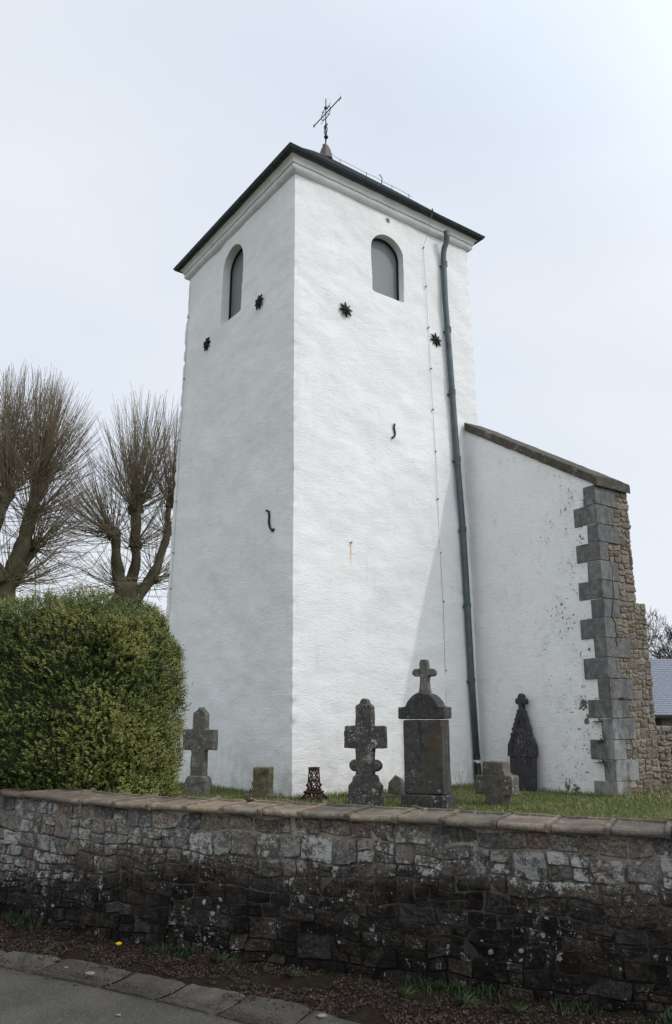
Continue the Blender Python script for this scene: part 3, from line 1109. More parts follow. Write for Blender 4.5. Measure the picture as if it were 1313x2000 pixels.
# cornice: mouldings swept round the four sides, hand-run and a little uneven
def offset_corners(o, z):
    t = (z - .32) / 12.3
    cs = [cb.lerp(ct, min(t, 1.0)) for cb, ct in zip(cornB, cornT)]
    a_ = Vector((fx.x, fx.y, 0)); b_ = Vector((fl.x, fl.y, 0))
    dirs = [-(a_ + b_), (a_ - b_), (a_ + b_), (b_ - a_)]
    return [Vector((c.x + d.x * o, c.y + d.y * o, z)) for c, d in zip(cs, dirs)]


def sweep_square(prof, nseg, wob, closed=True, ws=3.0):
    vs, fs = [], []
    n = len(prof)
    cols = 4 * nseg
    ring = [offset_corners(o, z) for o, z in prof]
    for sd in range(4):
        for k in range(nseg):
            q = k / nseg
            for i, (o, z) in enumerate(prof):
                p = ring[i][sd].lerp(ring[i][(sd + 1) % 4], q)
                w = wob * fb(p.x * ws, p.y * ws, z * 1.5, 3) if wob else 0
                vs.append((p.x + norms[sd].x * w, p.y + norms[sd].y * w, p.z + w * .6))
    for k in range(cols):
        j = (k + 1) % cols
        for i in range(n - 1 if not closed else n):
            i2 = (i + 1) % n
            fs.append((k * n + i, j * n + i, j * n + i2, k * n + i2))
    return vs, fs


prof = [(-.05, 12.585), (.012, 12.59), (.035, 12.60), (.075, 12.625), (.098, 12.66), (.100, 12.70), (.085, 12.735), (.088, 12.745), (.118, 12.752), (.124, 12.79), (.135, 12.83), (.17, 12.865), (.19, 12.868), (.195, 12.90), (-.05, 12.905)]
vs, fs = sweep_square(prof, 70, .010)
cor = mesh_np('cornice', vs, fs, M['cornice'], tower, smooth=False)
cor.modifiers.new('split', 'EDGE_SPLIT').split_angle = math.radians(60)
for p in cor.data.polygons: p.use_smooth = True
# gutter: half round, rim and joints
gp = [(.222 + .095 * math.cos(math.radians(a)), 12.965 + .095 * math.sin(math.radians(a))) for a in range(-180, 1, 20)]
gp2 = [(.222 + .084 * math.cos(math.radians(a)), 12.965 + .084 * math.sin(math.radians(a))) for a in range(0, -181, -20)]
vs, fs = sweep_square(gp + gp2, 24, .003, ws=1.0)
gt = mesh_np('gutter', vs, fs, M['zinc_dark'], tower, smooth=False)
rim = [(.318 + .012 * math.cos(math.radians(a)), 12.960 + .011 * math.sin(math.radians(a))) for a in range(0, 360, 60)]
vs, fs = sweep_square(rim, 24, .002, ws=1.0)
mesh_np('rim', vs, fs, M['zinc_green'], gt, smooth=True)
for sd, cnt in ((0, 12), (3, 12)):
    a, b = offset_corners(.222, 12.965)[sd], offset_corners(.222, 12.965)[(sd + 1) % 4]
    al = (b - a).normalized(); nn = Vector((norms[sd].x, norms[sd].y, 0)).normalized()
    for k in range(cnt):
        p = a.lerp(b, (k + .55 + rnd.uniform(-.06, .06)) / cnt)
        vs, fs = [], []
        for s_ in (-.011, .011):
            for r_ in (.103, .090):
                for an in range(-180, 1, 20):
                    vs.append(p + al * s_ + nn * (r_ * math.cos(math.radians(an))) + Vector((0, 0, r_ * math.sin(math.radians(an)))))
        L1 = 10
        for i in range(9):
            fs.append((i, i + 1, 2 * L1 + i + 1, 2 * L1 + i))
            fs.append((i, L1 + i, L1 + i + 1, i + 1)); fs.append((2 * L1 + i, 2 * L1 + i + 1, 3 * L1 + i + 1, 3 * L1 + i))
        mesh_np('gutter_bracket', vs, fs, M['zinc_dark'], gt)

# roof: bell-cast pyramid laid in slate courses
ctr = (At + Rt + Lt + Bt) / 4
APEX = Vector((-.27, 17.5, 15.80))
roof_mb = MB()
rows = 34
ec = offset_corners(.215, 12.965)
def roof_pt(sd, q, t):
    a, b = ec[sd], ec[(sd + 1) % 4]
    base = a.lerp(b, q)
    p = base.lerp(APEX, t)
    zz = 12.965 + (APEX.z - 12.965) * (t + .012 * math.sin(math.pi * min(1, t * 1.0)) )
    return Vector((p.x, p.y, zz))
for sd in range(4):
    n0 = norms[sd]
    for rwi in range(rows):
        t0, t1 = rwi / rows, min(1.0, (rwi + 1.25) / rows)
        cols = max(1, int(round(26 * (1 - t0))))
        for k in range(cols):
            q0, q1 = k / cols, (k + 1) / cols
            if rwi % 2: q0, q1 = max(0, q0 - .5 / cols), max(0, q1 - .5 / cols)
            if q1 - q0 < 1e-4: continue
            lift = Vector((n0.x, n0.y, .9)) * (.016 + rnd.uniform(0, .006))
            p = [roof_pt(sd, q0 + .001, t0) + lift, roof_pt(sd, q1 - .001, t0) + lift, roof_pt(sd, q1 - .001, t1), roof_pt(sd, q0 + .001, t1)]
            dn = Vector((0, 0, -.012))
            roof_mb.add(p + [p[0] + dn, p[1] + dn], [(0, 1, 2, 3), (4, 5, 1, 0)])
rf = roof_mb.build('roof', M['slate'], tower); rf['kind'] = 'stuff'
del rf['kind']
# hip roll towards the right corner with the lightning conductor standing off it
hip = MB()
pts = [roof_pt(1, 0, t) + Vector((0, 0, .02)) for t in np.linspace(.0, .97, 16)]
hip.tube(pts, .018, 6); hip.build('hip_roll', M['slate'], rf)
hip = MB()
pts = [roof_pt(0, 0, t) + Vector((0, 0, .02)) for t in np.linspace(.0, .97, 16)]
hip.tube(pts, .018, 6); hip.build('hip_roll', M['slate'], rf)
lc = MB()
cp = [APEX + Vector((.05, -.05, .18)), roof_pt(1, 0, .93) + Vector((0, -.02, .13))]
for t in np.linspace(.85, .42, 8): cp.append(roof_pt(1, 0, t) + Vector((0, -.02, .12 + .015 * math.sin(t * 40))))
lc.tube(cp, .005, 5)
for t in (.9, .72, .55, .44):
    b0 = roof_pt(1, 0, t); lc.tube([b0, b0 + Vector((0, -.02, .14))], .007, 5)
b0 = roof_pt(1, 0, .62); lc.tube([b0, b0 + Vector((.02, -.02, .2)), b0 + Vector((-.05, -.02, .30))], .012, 5)
lc.build('lightning_conductor', M['iron'], tower)

# copper cone and wrought iron cross
fin = MB(); c0 = APEX - Vector((0, 0, .12))
fin.lathe([(.22, c0.z), (.185, c0.z + .08), (.16, c0.z + .20), (.135, c0.z + .32), (.10, c0.z + .41), (.055, c0.z + .47), (.03, c0.z + .49)], 8, c0.x, c0.y)
fin.build('finial_cone', M['copper'], tower)
cz = 17.16
cc = Vector((APEX.x, APEX.y, 0))
cr_mb = MB()
def bar(p, q, r, r2=None): cr_mb.tube([p, q], [r, r2 or r], 6)
V = lambda a, z, o=0: cc + fl * a + Vector((fl.y, -fl.x, 0)) * o + Vector((0, 0, z))
bar(V(0, c0.z + .3), V(0, 17.62), .022, .014)
bar(V(-.68, cz), V(.58, cz), .016)
for sgn in (-.68, .58):
    bar(V(sgn, cz - .05), V(sgn, cz + .05), .010); bar(V(sgn * .9, cz - .06), V(sgn * .94, cz), .008)
ringp = [V(.21 * math.cos(a), cz + .17 * math.sin(a)) for a in np.linspace(0, 2 * math.pi, 22)]
cr_mb.tube(ringp, .011, 5)
for a in (45, 135, 225, 315):
    q = math.radians(a); bar(V(.10 * math.cos(q), cz + .10 * math.sin(q)), V(.30 * math.cos(q), cz + .28 * math.sin(q)), .010, .006)
for sg in (-1, 1):
    cr_mb.tube([V(sg * (.01 + .055 * math.sin(t)), 16.52 + .15 * t / math.pi * 2 - .05) for t in np.linspace(0, math.pi, 9)], .012, 5)
    cr_mb.tube([V(sg * .02, 16.75), V(sg * .07, 16.80), V(sg * .08, 16.74)], .011, 5)
for (a, z, r_) in ((.03, 17.36, .035), (-.03, 17.30, .028), (.02, 16.78, .03), (.0, 16.44, .036)):
    b = MB(); b.lathe([(.004, z - r_), (r_ * .8, z - r_ * .5), (r_, z), (r_ * .8, z + r_ * .5), (.004, z + r_)], 8, V(a, 0).x, V(a, 0).y); cr_mb.add(b.v, b.f)
for (a, o, z, r_) in ((-.09, -.05, 16.33, .062), (.10, .02, 16.23, .05)):
    q = V(a, z, o); b = MB(); b.lathe([(.004, z - r_), (r_ * .8, z - r_ * .5), (r_, z), (r_ * .8, z + r_ * .5), (.004, z + r_)], 8, q.x, q.y); cr_mb.add(b.v, b.f); bar(V(0, z - .06), q, .018)
cr_mb.build('roof_cross', M['iron'], tower, smooth=False)

# star-shaped tie plates
def star_mesh():
    me = bpy.data.meshes.new('star_anchor'); vs = [(0, -.055, 0)]; 
    for k in range(16):
        a = math.pi * k / 8 + .12; r_ = .175 if k % 2 == 0 else .062
        vs.append((r_ * math.cos(a), -.012 if k % 2 == 0 else -.028, r_ * math.sin(a)))
    for k in range(16):
        a = math.pi * k / 8 + .12; r_ = .175 if k % 2 == 0 else .062
        vs.append((r_ * math.cos(a), .02, r_ * math.sin(a)))
    fs = []
    for k in range(16):
        j = (k + 1) % 16; fs.append((0, 1 + k, 1 + j)); fs.append((1 + k, 17 + k, 17 + j, 1 + j))
    b = len(vs)
    for (x, z) in ((.03, .03), (-.03, .03), (-.03, -.03), (.03, -.03)): vs += [(x, -.075, z), (x, -.03, z)]
    fs += [(b, b + 2, b + 4, b + 6)] + [(b + 2 * k, b + 2 * k + 1, b + 2 * ((k + 1) % 4) + 1, b + 2 * ((k + 1) % 4)) for k in range(4)]
    me.from_pydata(vs, [], fs); me.update(); me.materials.append(M['iron']); return me
sm = star_mesh()
for fn, (px, py), u_, n_ in ((R_, (676, 605), fx, nR), (R_, (852, 664), fx, nR), (L_, (506, 590), -fl, nL), (L_, (404, 672), -fl, nL)):
    p = fn(px, py, .03)
    o = bpy.data.objects.new('star_anchor', sm); place(o, p, tower); o.rotation_euler = (0, 0, math.atan2(u_.y, u_.x))
def hook(pxs, fn, name):
    mb = MB(); mb.tube([fn(a, b, .035) for a, b in pxs], [.022] * len(pxs), 6); return mb.build(name, M['iron'], tower)
hook([(771, 828), (770, 836), (772, 846), (771, 852), (766, 855)], R_, 'hook_anchor')
hook([(520, 997), (525, 999), (526, 1008), (525, 1020), (527, 1030), (532, 1037), (535, 1033)], L_, 'hook_anchor')
# small vent, nail
vp = R_(757, 431, .004); vm = MB(); F = face_frame(vp, fx, None)
ring_ = [(.075 * math.cos(a), .075 * math.sin(a)) for a in np.linspace(0, 2 * math.pi, 17)[:-1]]
vm.prism(ring_, -.012, .03)
vm.xf(F); vent = vm.build('vent', M['cornice'], tower)
vm = MB()
for k in range(-2, 3): vm.box(-.055 + abs(k) * .01, .055 - abs(k) * .01, -.018, -.011, k * .024 - .005, k * .024 + .005)
vm.xf(F); vm.build('vent_grille', M['black'], vent)
nm = MB(); nm.tube([RUST + nR * -.01, RUST + nR * .05], .012, 6); nm.build('nail', M['rust'], tower)

# downpipe: swan neck, six sockets, black cast shoe
dp = MB()
neck = [R_(872, 452, .24), R_(873, 462, .235), R_(872, 474, .20), R_(868, 484, .14), R_(866.5, 494, .11), R_(866.5, 506, .10)]
path = neck + [R_(a, b, .10) for a, b in ((870, 590), (877, 680), (883.5, 765), (893, 895), (904, 1030), (913, 1180), (921, 1325), (931.5, 1478))]
dp.tube(path, .066, 14)
pipe = dp.build('downpipe', M['zinc'], tower, smooth=True)
for a, b in ((867.5, 512), (875, 640), (883.2, 762), (893, 893), (904, 1030), (912.8, 1178), (921, 1325)):
    p, q = R_(a, b, .10), R_(a + .9, b + 9, .10)
    sk = MB(); sk.tube([p, p.lerp(q, .3), q], [.080, .077, .072], 14); s_ = sk.build('pipe_socket', M['zinc'], pipe, smooth=False)
    bk = MB(); bk.box(-.075, .075, -.012, .12, -.016, .016); bk.xf(face_frame(p.lerp(q, .8), fx, None)); bk.build('pipe_bracket', M['zinc'], pipe)
bp = MB(); bp.tube([R_(931.3, 1474, .10), R_(933, 1500, .10), R_(935, 1530, .10), R_(937, 1556, .10)], .070, 14)
blk = bp.build('cast_shoe', M['black'], pipe, smooth=True)
bp = MB(); bp.tube([R_(932.2, 1484, .10), R_(932.8, 1490, .10)], .075, 14); bp.build('white_band', M['white_ring'], pipe)
# conductor wires down both faces
def wire(pts, fn, r_, clips):
    mb = MB(); mb.tube([fn(a, b, o) for a, b, o in pts], r_, 5); w_ = mb.build('conductor_wire', M['wire'], tower)
    for a, b in clips:
        p = fn(a, b, .02); c_ = MB(); c_.box(-.010, .010, -.03, .02, -.012, .012); c_.xf(face_frame(p, fx if fn is R_ else -fl, None)); c_.build('wire_clip', M['zinc'], w_)
wire([(844, 417, .34), (843, 426, .31), (838, 450, .19), (828, 478, .03), (827, 490, .03), (832, 560, .03), (839, 680, .03), (845, 790, .03), (852, 905, .03), (858, 1050, .03), (866, 1180, .03), (872, 1380, .03), (874, 1500, .03)], R_, .0042,
     [(827, 484), (832, 560), (837, 640), (842, 720), (845.5, 800), (850.5, 882), (855, 975), (860, 1080), (866, 1175), (870, 1310), (873, 1420)])
wire([(372, 560, .03), (364, 680, .03), (352, 860, .03), (342, 1030, .03), (332, 1180, .03), (322, 1340, .03)], L_, .006,
     [(368, 620), (360, 740), (352, 860), (345, 980), (339, 1080), (334, 1150)])
gm = MB(); p = R_(845, 417, .30); gm.tube([p, p + Vector((0, 0, .12))], .02, 6); gm.build('wire_clamp', M['iron'], tower)
p = offset_corners(.31, 12.97)[3]; gm = MB(); gm.tube([p + fx * .12, p + fx * .12 + Vector((0, 0, .12))], .02, 6); gm.build('wire_clamp', M['iron'], tower)

# ---------------------------------------------------------------- buttress
# corner line of the outer end; side face runs back to the tower, end face runs to the right
Cb = at_y(1208, 1555, 13.74); Ct = at_y(1162, 950, 13.74)
Jb = R_(941, 1540); Jt = R_(891, 845)
sideDir = Vector((Jb.x - Cb.x, Jb.y - Cb.y, 0)); SL = sideDir.length; sideDir.normalize()
endDir = Vector((-sideDir.y, sideDir.x, 0)) * -1
if endDir.x < 0: endDir = -endDir
sideN = -endDir
endN = -sideDir


def corner(z): return Cb.lerp(Ct, (z - Cb.z) / (Ct.z - Cb.z))


def bpt(s, w, z):
    """s back from the outer corner along the side face, w across the end face"""
    p = corner(z); return Vector((p.x, p.y, z)) + sideDir * s + endDir * w


buttress = thing('buttress', bpt(1.5, .5, .32), 'whitewashed sloping buttress of the tower with grey corner stones', 'buttress')
WTOP, WLOW, ZSTEP = .95, 1.22, 3.72
zo, zi = Ct.z + .04, Jt.z         # top of plaster at the outer corner and at the tower
def topz(s): return zo + (zi - zo) * s / SL
def top_of(s): return topz(s)
core = MB(); NSx, NZx = 70, 90
vs, fs = [], []
for i in range(NSx + 1):
    s_ = .02 + (SL + .22) * i / NSx
    for j in range(NZx + 1):
        z_ = .0 + (topz(s_) - .0) * j / NZx
        p = bpt(s_, 0, z_)
        d = .012 * fb(p.x * 1.5, p.y * 1.5, z_ * 1.5, 3) + .006 * fb(p.x * 7, p.y * 7, z_ * 10, 3)
        q = p + sideN * d
        vs.append(q)
for i in range(NSx):
    for j in range(NZx):
        fs.append((i * (NZx + 1) + j, (i + 1) * (NZx + 1) + j, (i + 1) * (NZx + 1) + j + 1, i * (NZx + 1) + j + 1))
core.add(vs, [q[::-1] for q in fs]); core.build('plaster_face', M['buttress_plaster'], buttress, smooth=True)
# masonry body behind the plaster
body = MB()
def slab(s0, s1, w0, w1, z0, zf):
    vv = [bpt(s0, w0, z0), bpt(s1, w0, z0), bpt(s1, w1, z0), bpt(s0, w1, z0)]
    tt = [bpt(s0, w0, zf(s0)), bpt(s1, w0, zf(s1)), bpt(s1, w1, zf(s1)), bpt(s0, w1, zf(s0))]
    body.add(vv + tt, [(0, 3, 2, 1), (4, 5, 6, 7), (0, 1, 5, 4), (1, 2, 6, 5), (2, 3, 7, 6), (3, 0, 4, 7)])
slab(.022, SL + .3, .03, WTOP - .02, 0, lambda s: topz(s) - .01)
slab(.026, SL + .3, WTOP - .025, WLOW - .02, 0, lambda s: ZSTEP - .1)
body.build('masonry_core', M['mortar_tan'], buttress)
# corner stones: (y at the corner top, left px on the side face, right px on the end face)
Q = [(950, 1141, 1200), (984, 1122, 1185), (1022, 1149, 1207), (1057, 1127, 1187), (1093, 1150, 1197), (1132, 1132, 1197), (1168, 1157, 1198), (1205, 1136, 1203), (1245, 1163, 1230), (1283, 1143, 1210), (1325, 1170, 1235), (1366, 1151, 1215), (1403, 1178, 1240), (1445, 1156, 1222), (1485, 1183, 1248), (1527, 1163, 1228), (1562, 0, 0)]
qz = []
for y_, _, _ in Q:
    xx = 1162 + (y_ - 950) * (1208 - 1162) / 605
    qz.append(at_y(xx, y_, 13.74).z)
qrect = []
sideP = Vector(sideN); 
for i in range(16):
    z1, z0 = qz[i], qz[i + 1]
    if i == 0: z1 = zo - .005
    zm = (z0 + z1) / 2
    pc = corner(zm)
    pl = on_plane(Q[i][1], (Q[i][0] + Q[i + 1][0]) / 2 + 8, pc, sideN); sl = (pl - pc).dot(sideDir)
    pr = on_plane(Q[i][2], (Q[i][0] + Q[i + 1][0]) / 2, pc, endN); wr_ = (pr - pc).dot(endDir)
    g = .004
    mb = MB()
    pr_ = .018 + rnd.uniform(0, .008); pe = .012 + rnd.uniform(0, .010)
    NSq = 5
    vv = [bpt(-pe, -pr_, z0 + g), bpt(sl, -pr_, z0 + g), bpt(sl, .12, z0 + g), bpt(.12, .12, z0 + g), bpt(.12, wr_, z0 + g), bpt(-pe, wr_, z0 + g)]
    tt = [bpt(-pe, -pr_, z1 - g), bpt(sl, -pr_, z1 - g), bpt(sl, .12, z1 - g), bpt(.12, .12, z1 - g), bpt(.12, wr_, z1 - g), bpt(-pe, wr_, z1 - g)]
    vv = [q + Vector((rnd.uniform(-.004, .004), rnd.uniform(-.004, .004), rnd.uniform(-.004, .004))) for q in vv + tt]
    mb.add(vv, [(5, 4, 3, 2, 1, 0), (6, 7, 8, 9, 10, 11)] + [(k, (k + 1) % 6, (k + 1) % 6 + 6, k + 6) for k in range(6)])
    o = mb.build('corner_stone', M['quoin'], buttress, bevel=.008, seg=2)
    qrect.append((z0, z1, wr_))
# rubble of the end face fitted round the corner stones
rb = random.Random(5); er = []
for (z0, z1, wr_) in qrect:
    W1 = (WTOP if z1 > ZSTEP + .06 else WLOW) + rb.uniform(-.02, .02)
    a = wr_ + .012
    if i and rb.random() < .35 and W1 - a > .45:
        k = rb.uniform(.14, .2)
        mbq = MB(); vv = [bpt(-.008, a, z0 + .01), bpt(.1, a, z0 + .01), bpt(.1, a + k, z0 + .01), bpt(-.008, a + k, z0 + .01)]
        mbq.add(vv + [q + Vector((0, 0, z1 - z0 - .02)) for q in vv], [(0, 3, 2, 1), (4, 5, 6, 7), (0, 1, 5, 4), (1, 2, 6, 5), (2, 3, 7, 6), (3, 0, 4, 7)])
        mbq.build('grey_block', M['quoin'], buttress, bevel=.01); a += k + .01
    u = a
    while u < W1 - .04:
        w = rb.uniform(.16, .42)
        if W1 - (u + w) < .1: w = W1 - u
        split_rect(u, u + w, z0, z1, (.10, .30), (.07, .19), er, rb); u += w
lay_stones(er, lambda a, b, d: bpt(.012 - d, a, b), M['rubble_tan'], buttress, rb, joint=.010, depth=.013, warp=.028, round_=.32)
# the ragged right flank of the rubble: stone ends seen against the sky
fr = []
for (b0, b1) in [(z, z + .28) for z in np.arange(.2, zo, .28)]:
    split_rect(.0, .9, b0, b1, (.14, .4), (.08, .2), fr, rb)
lay_stones([q for q in fr], lambda a, b, d: bpt(a, (WTOP if b > ZSTEP - .12 else WLOW) - .02 + d, b), M['rubble_tan'], buttress, rb, joint=.006, depth=.016, warp=.02)
# sloping coping of four stones
segs = [(-.07, .62), (.62, 1.45), (1.45, 2.45), (2.45, SL + .12)]
TH_ = .19
for a, b in segs:
    mb = MB(); NXs = 8; vs = []; fs = []
    for k in range(NXs + 1):
        s_ = a + .004 + (b - a - .008) * k / NXs
        zt = topz(s_)
        for (w, dz) in ((-.035, 0), (-.04, .05), (-.035, TH_ - .02), (-.015, TH_), (WTOP * .5, TH_ + .02), (WTOP - .02, TH_ - .01), (WTOP, TH_ - .04), (WTOP, 0)):
            p = bpt(s_, w, zt + dz)
            wv = .014 * fb(p.x * 6, p.y * 6, p.z * 6, 3)
            vs.append(p + sideN * wv + Vector((0, 0, wv)))
    for k in range(NXs):
        for q in range(8):
            j = (q + 1) % 8; fs.append((k * 8 + q, k * 8 + j, (k + 1) * 8 + j, (k + 1) * 8 + q))
    fs.append(tuple(range(7, -1, -1))); fs.append(tuple(NXs * 8 + q for q in range(8)))
    mb.add(vs, fs); o = mb.build('coping_stone', M['buttress_coping'], buttress, bevel=.008)

# plants rooted in the joints of the buttress
def tuft(name, p, n, h, spread, mat, label=None, cat=None, group=None, wid=.006, seed=0, droop=.3, parent=None, aim=Vector((0, 0, 1))):
    r = random.Random(seed); vs, fs, tn = [], [], []
    for i in range(n):
        a = r.uniform(0, 2 * math.pi); k = r.uniform(0, 1) ** .6 * spread
        b = Vector(p) + Vector((math.cos(a) * k * .35, math.sin(a) * k * .35, 0))
        L = h * r.uniform(.5, 1.15); d = (aim + Vector((math.cos(a) * k / h, math.sin(a) * k / h, 0)) * .8).normalized()
        side = Vector((-math.sin(a + 1), math.cos(a + 1), 0)); w = wid * r.uniform(.6, 1.3); tt = r.random()
        base = len(vs); q = Vector(b)
        for s_ in range(4):
            ww = w * (1 - s_ / 3.2)
            vs += [q + side * ww, q - side * ww]; tn += [tt, tt]
            d = (d + Vector((math.cos(a), math.sin(a), -.6)) * droop * .35).normalized(); q = q + d * (L / 3)
        for s_ in range(3):
            fs.append((base + 2 * s_, base + 2 * s_ + 1, base + 2 * s_ + 3, base + 2 * s_ + 2))
    o = mesh_np(name, vs, np.array(fs), mat, parent, attr=tn)
    if cat: tag(o, label, cat, group)
    return o


M['fern'] = leaf_mat('dry_fern', [(.2, (.025, .022, .012)), (.6, (.05, .04, .018)), (.95, (.09, .06, .03))], .8)
for i, (px, py, s_, lb) in enumerate([(1172, 1410, .12, 'dry brown fern at the topmost joint in the corner stones of the buttress'), (1178, 1448, .12, 'dry brown fern in the middle of the three on the buttress corner'),
                                      (1181, 1489, .15, 'largest dry brown fern, lowest on the buttress corner')]):
    p = on_plane(px, py, corner(1.5), sideN) + sideN * .02
    tuft('wall_fern', p, 90, s_, s_ * 1.1, M['fern'], lb, 'fern', 'ferns rooted in the buttress', wid=.012, seed=i, droop=.9, aim=sideN * .8 + Vector((0, 0, .4)))
p = on_plane(1212, 1362, corner(1.5), endN) + endN * .02
tuft('wall_fern', p, 50, .08, .09, M['fern'], 'small dry fern in the cracked end face of the buttress', 'fern', 'ferns rooted in the buttress', wid=.010, seed=8, droop=.9, aim=endN)

# crack down the end face
ck = MB(); pts = [(1178, 1057), (1184, 1062), (1189, 1080), (1193, 1100), (1197, 1112), (1197, 1135), (1199, 1160), (1197, 1185), (1196, 1205), (1202, 1215), (1205, 1240), (1204, 1250), (1207, 1262)]
pp = [on_plane(a, b, corner(3) + endN * .028, endN) for a, b in pts]
for a, b in zip(pp[:-1], pp[1:]):
    w = endDir * rnd.uniform(.004, .011)
    ck.add([a - w, a + w, b + w * .8, b - w * .8, a + endN * -.05, b + endN * -.05], [(0, 1, 2, 3), (0, 3, 5, 4)])
ck.build('crack', M['black'], buttress)

# ---------------------------------------------------------------- low rubble wall to the right, shed with slate roof
low = thing('churchyard_wall', bpt(1.4, WLOW + .5, .3), 'low tan rubble wall running right from the foot of the buttress', 'stone wall')
lo_o = bpt(.25, WLOW - .05, 0)
lwd = (endDir * .97 - sideDir * .10).normalized(); lwn = Vector((lwd.y, -lwd.x, 0))
LH = 1.42
def lpt(a, d, z): return Vector((lo_o.x, lo_o.y, 0)) + lwd * a + lwn * d + Vector((0, 0, z))
mb = MB(); mb.add([lpt(0, -.02, .1), lpt(4, -.02, .1), lpt(4, -.4, .1), lpt(0, -.4, .1), lpt(0, -.02, LH - .01), lpt(4, -.02, LH - .01), lpt(4, -.4, LH - .01), lpt(0, -.4, LH - .01)],
                  [(0, 3, 2, 1), (4, 5, 6, 7), (0, 1, 5, 4), (1, 2, 6, 5), (2, 3, 7, 6), (3, 0, 4, 7)])
mb.build('mortar_core', M['mortar_tan'], low)
lr = []
for b0, b1 in ((.2, .5), (.5, .78), (.78, 1.0), (1.0, 1.22), (1.22, 1.44)):
    u = 0
    while u < 4:
        w = rb.uniform(.3, .7); split_rect(u, u + w, b0, b1, (.10, .32), (.07, .2), lr, rb); u += w
lay_stones(lr, lambda a, b, d: lpt(a, -.01 + d, b), M['rubble_tan'], low, rb, joint=.010, depth=.03, warp=.03, round_=.4)
caps = []; u = 0
mb = MB()
while u < 4:
    w = rb.uniform(.25, .5)
    q = MB(); z0 = LH - .03; q.add([lpt(u + .01, .03, z0), lpt(u + w - .01, .03, z0), lpt(u + w - .01, -.42, z0), lpt(u + .01, -.42, z0), lpt(u + .01, .02, z0 + .10), lpt(u + w - .01, .03, z0 + .09), lpt(u + w - .01, -.40, z0 + .09), lpt(u + .01, -.4, z0 + .1)],
                                    [(0, 3, 2, 1), (4, 5, 6, 7), (0, 1, 5, 4), (1, 2, 6, 5), (2, 3, 7, 6), (3, 0, 4, 7)])
    q.build('cap_stone', M['rubble_tan'], low, bevel=.02); u += w

HY = 24.0
shed = thing('slate_roofed_shed', (12.5, HY + 1.5, 0), 'low building with a blue-grey slate roof behind the churchyard wall', 'building')
ez = at_y(1290, 1396, HY).z; rz = at_y(1290, 1287, HY + 2.6).z
M['slate_blue'] = simple('blue_grey_slate', (.185, .20, .235), .55, 0, .18, 20, .002)
x0, x1 = 9.0, 18.0
mb = MB(); nr = 28
for i in range(nr):
    t0, t1 = i / nr, (i + 1.15) / nr; n = 44
    for k in range(n):
        a = x0 + (x1 - x0) * (k + (i % 2) * .5) / n; b = a + (x1 - x0) / n - .006
        lf = .014 + rnd.uniform(0, .004)
        y0, y1 = HY + 2.6 * t0, HY + 2.6 * min(1, t1); z0, z1 = ez + (rz - ez) * t0, ez + (rz - ez) * min(1, t1)
        mb.add([(a, y0, z0 + lf), (b, y0, z0 + lf), (b, y1, z1), (a, y1, z1), (a, y0, z0 - .004), (b, y0, z0 - .004)], [(0, 1, 2, 3), (4, 5, 1, 0)])
o = mb.build('roof_slates', M['slate_blue'], shed); o['kind'] = 'stuff'
mb = MB(); mb.box(x0, x1, HY + .06, HY + 5.0, ez - .09, ez - .03); mb.box(x0 - .02, x1, HY - .06, HY + .05, ez - .10, ez - .012); mb.build('eaves_gutter', M['black'], shed)
mb = MB(); mb.box(x0 + .2, x1, HY + .3, HY + 5, -.4, ez - .09)
mb.build('wall', M['rubble_tan'], shed)
mb = MB(); xx = at_y(1277, 1410, HY + .3).x; mb.box(xx - 1.0, xx + .22, HY + .26, HY + .32, -.3, ez - .12); mb.build('dark_opening', M['black'], shed)  # flat black panel stands in for the shade inside the opening
mb = MB(); mb.add([(x0, HY + 2.6, rz), (x1, HY + 2.6, rz), (x1, HY + 5.2, ez), (x0, HY + 5.2, ez)], [(0, 1, 2, 3)]); mb.build('rear_slope', M['slate_blue'], shed)

# ---------------------------------------------------------------- graves
GR = math.radians(-23.3)


def grave(name, loc, rot, label, cat='gravestone', group=None, lift=0.0):
    z = yard_z(loc[0], loc[1]) + lift
    return thing(name, (loc[0], loc[1], z - .05), label, cat, group), frame((loc[0], loc[1], z - .05), rot)


def disc(mb, cx, cz, r, y0, y1, n=18):
    mb.prism([(cx + r * math.cos(2 * math.pi * k / n), cz + r * math.sin(2 * math.pi * k / n)) for k in range(n)], y0, y1)


# left cross with gabled head
t, F = grave('grave_cross', (-2.41, 14.5), GR, 'tall grey stone grave cross close to the clipped bush', group='crosses in the churchyard', lift=-.07)
m = MB(); m.prism([(-.135, .38), (.135, .38), (.125, 1.50), (.07, 1.545), (0, 1.61), (-.07, 1.545), (-.125, 1.50)], -.08, .08); m.prism([(-.32, .87), (.32, .87), (.32, 1.22), (-.32, 1.22)], -.078, .078)
m.xf(F); bake_remesh(m, .013, .010, 6, 'cross', M['grave_cross'], t, 1, .03)
m = MB(); m.prism([(-.22, -.1), (.22, -.1), (.215, .36), (.18, .42), (.13, .44), (-.13, .44), (-.18, .42), (-.215, .36)], -.11, .11); m.xf(F); bake_remesh(m, .014, .010, 6, 'plinth', M['grave_cross'], t, 3, .03)
# slim post behind the bush
t, F = grave('stone_post', (-2.95, 14.6), GR, 'slim grey stone post half hidden behind the right edge of the bush', 'post')
m = MB(); m.prism([(-.07, -.1), (.07, -.1), (.065, .78), (-.065, .8)], -.06, .06); m.xf(F); bake_remesh(m, .012, .008, 7, 'post', M['grave_cross'], t, 2)
# broken stump
t, F = grave('broken_cross', (-1.21, 13.75), GR, 'mossy brown stump of a small sunken stone cross', group='crosses in the churchyard', lift=-.05)
m = MB(); m.box(-.15, .15, -.09, .09, -.1, .60); m.box(-.33, .30, -.09, .09, -.1, .17); m.xf(F); bake_remesh(m, .011, .012, 7, 'stump', M['grave_mossy'], t, 5, .04)
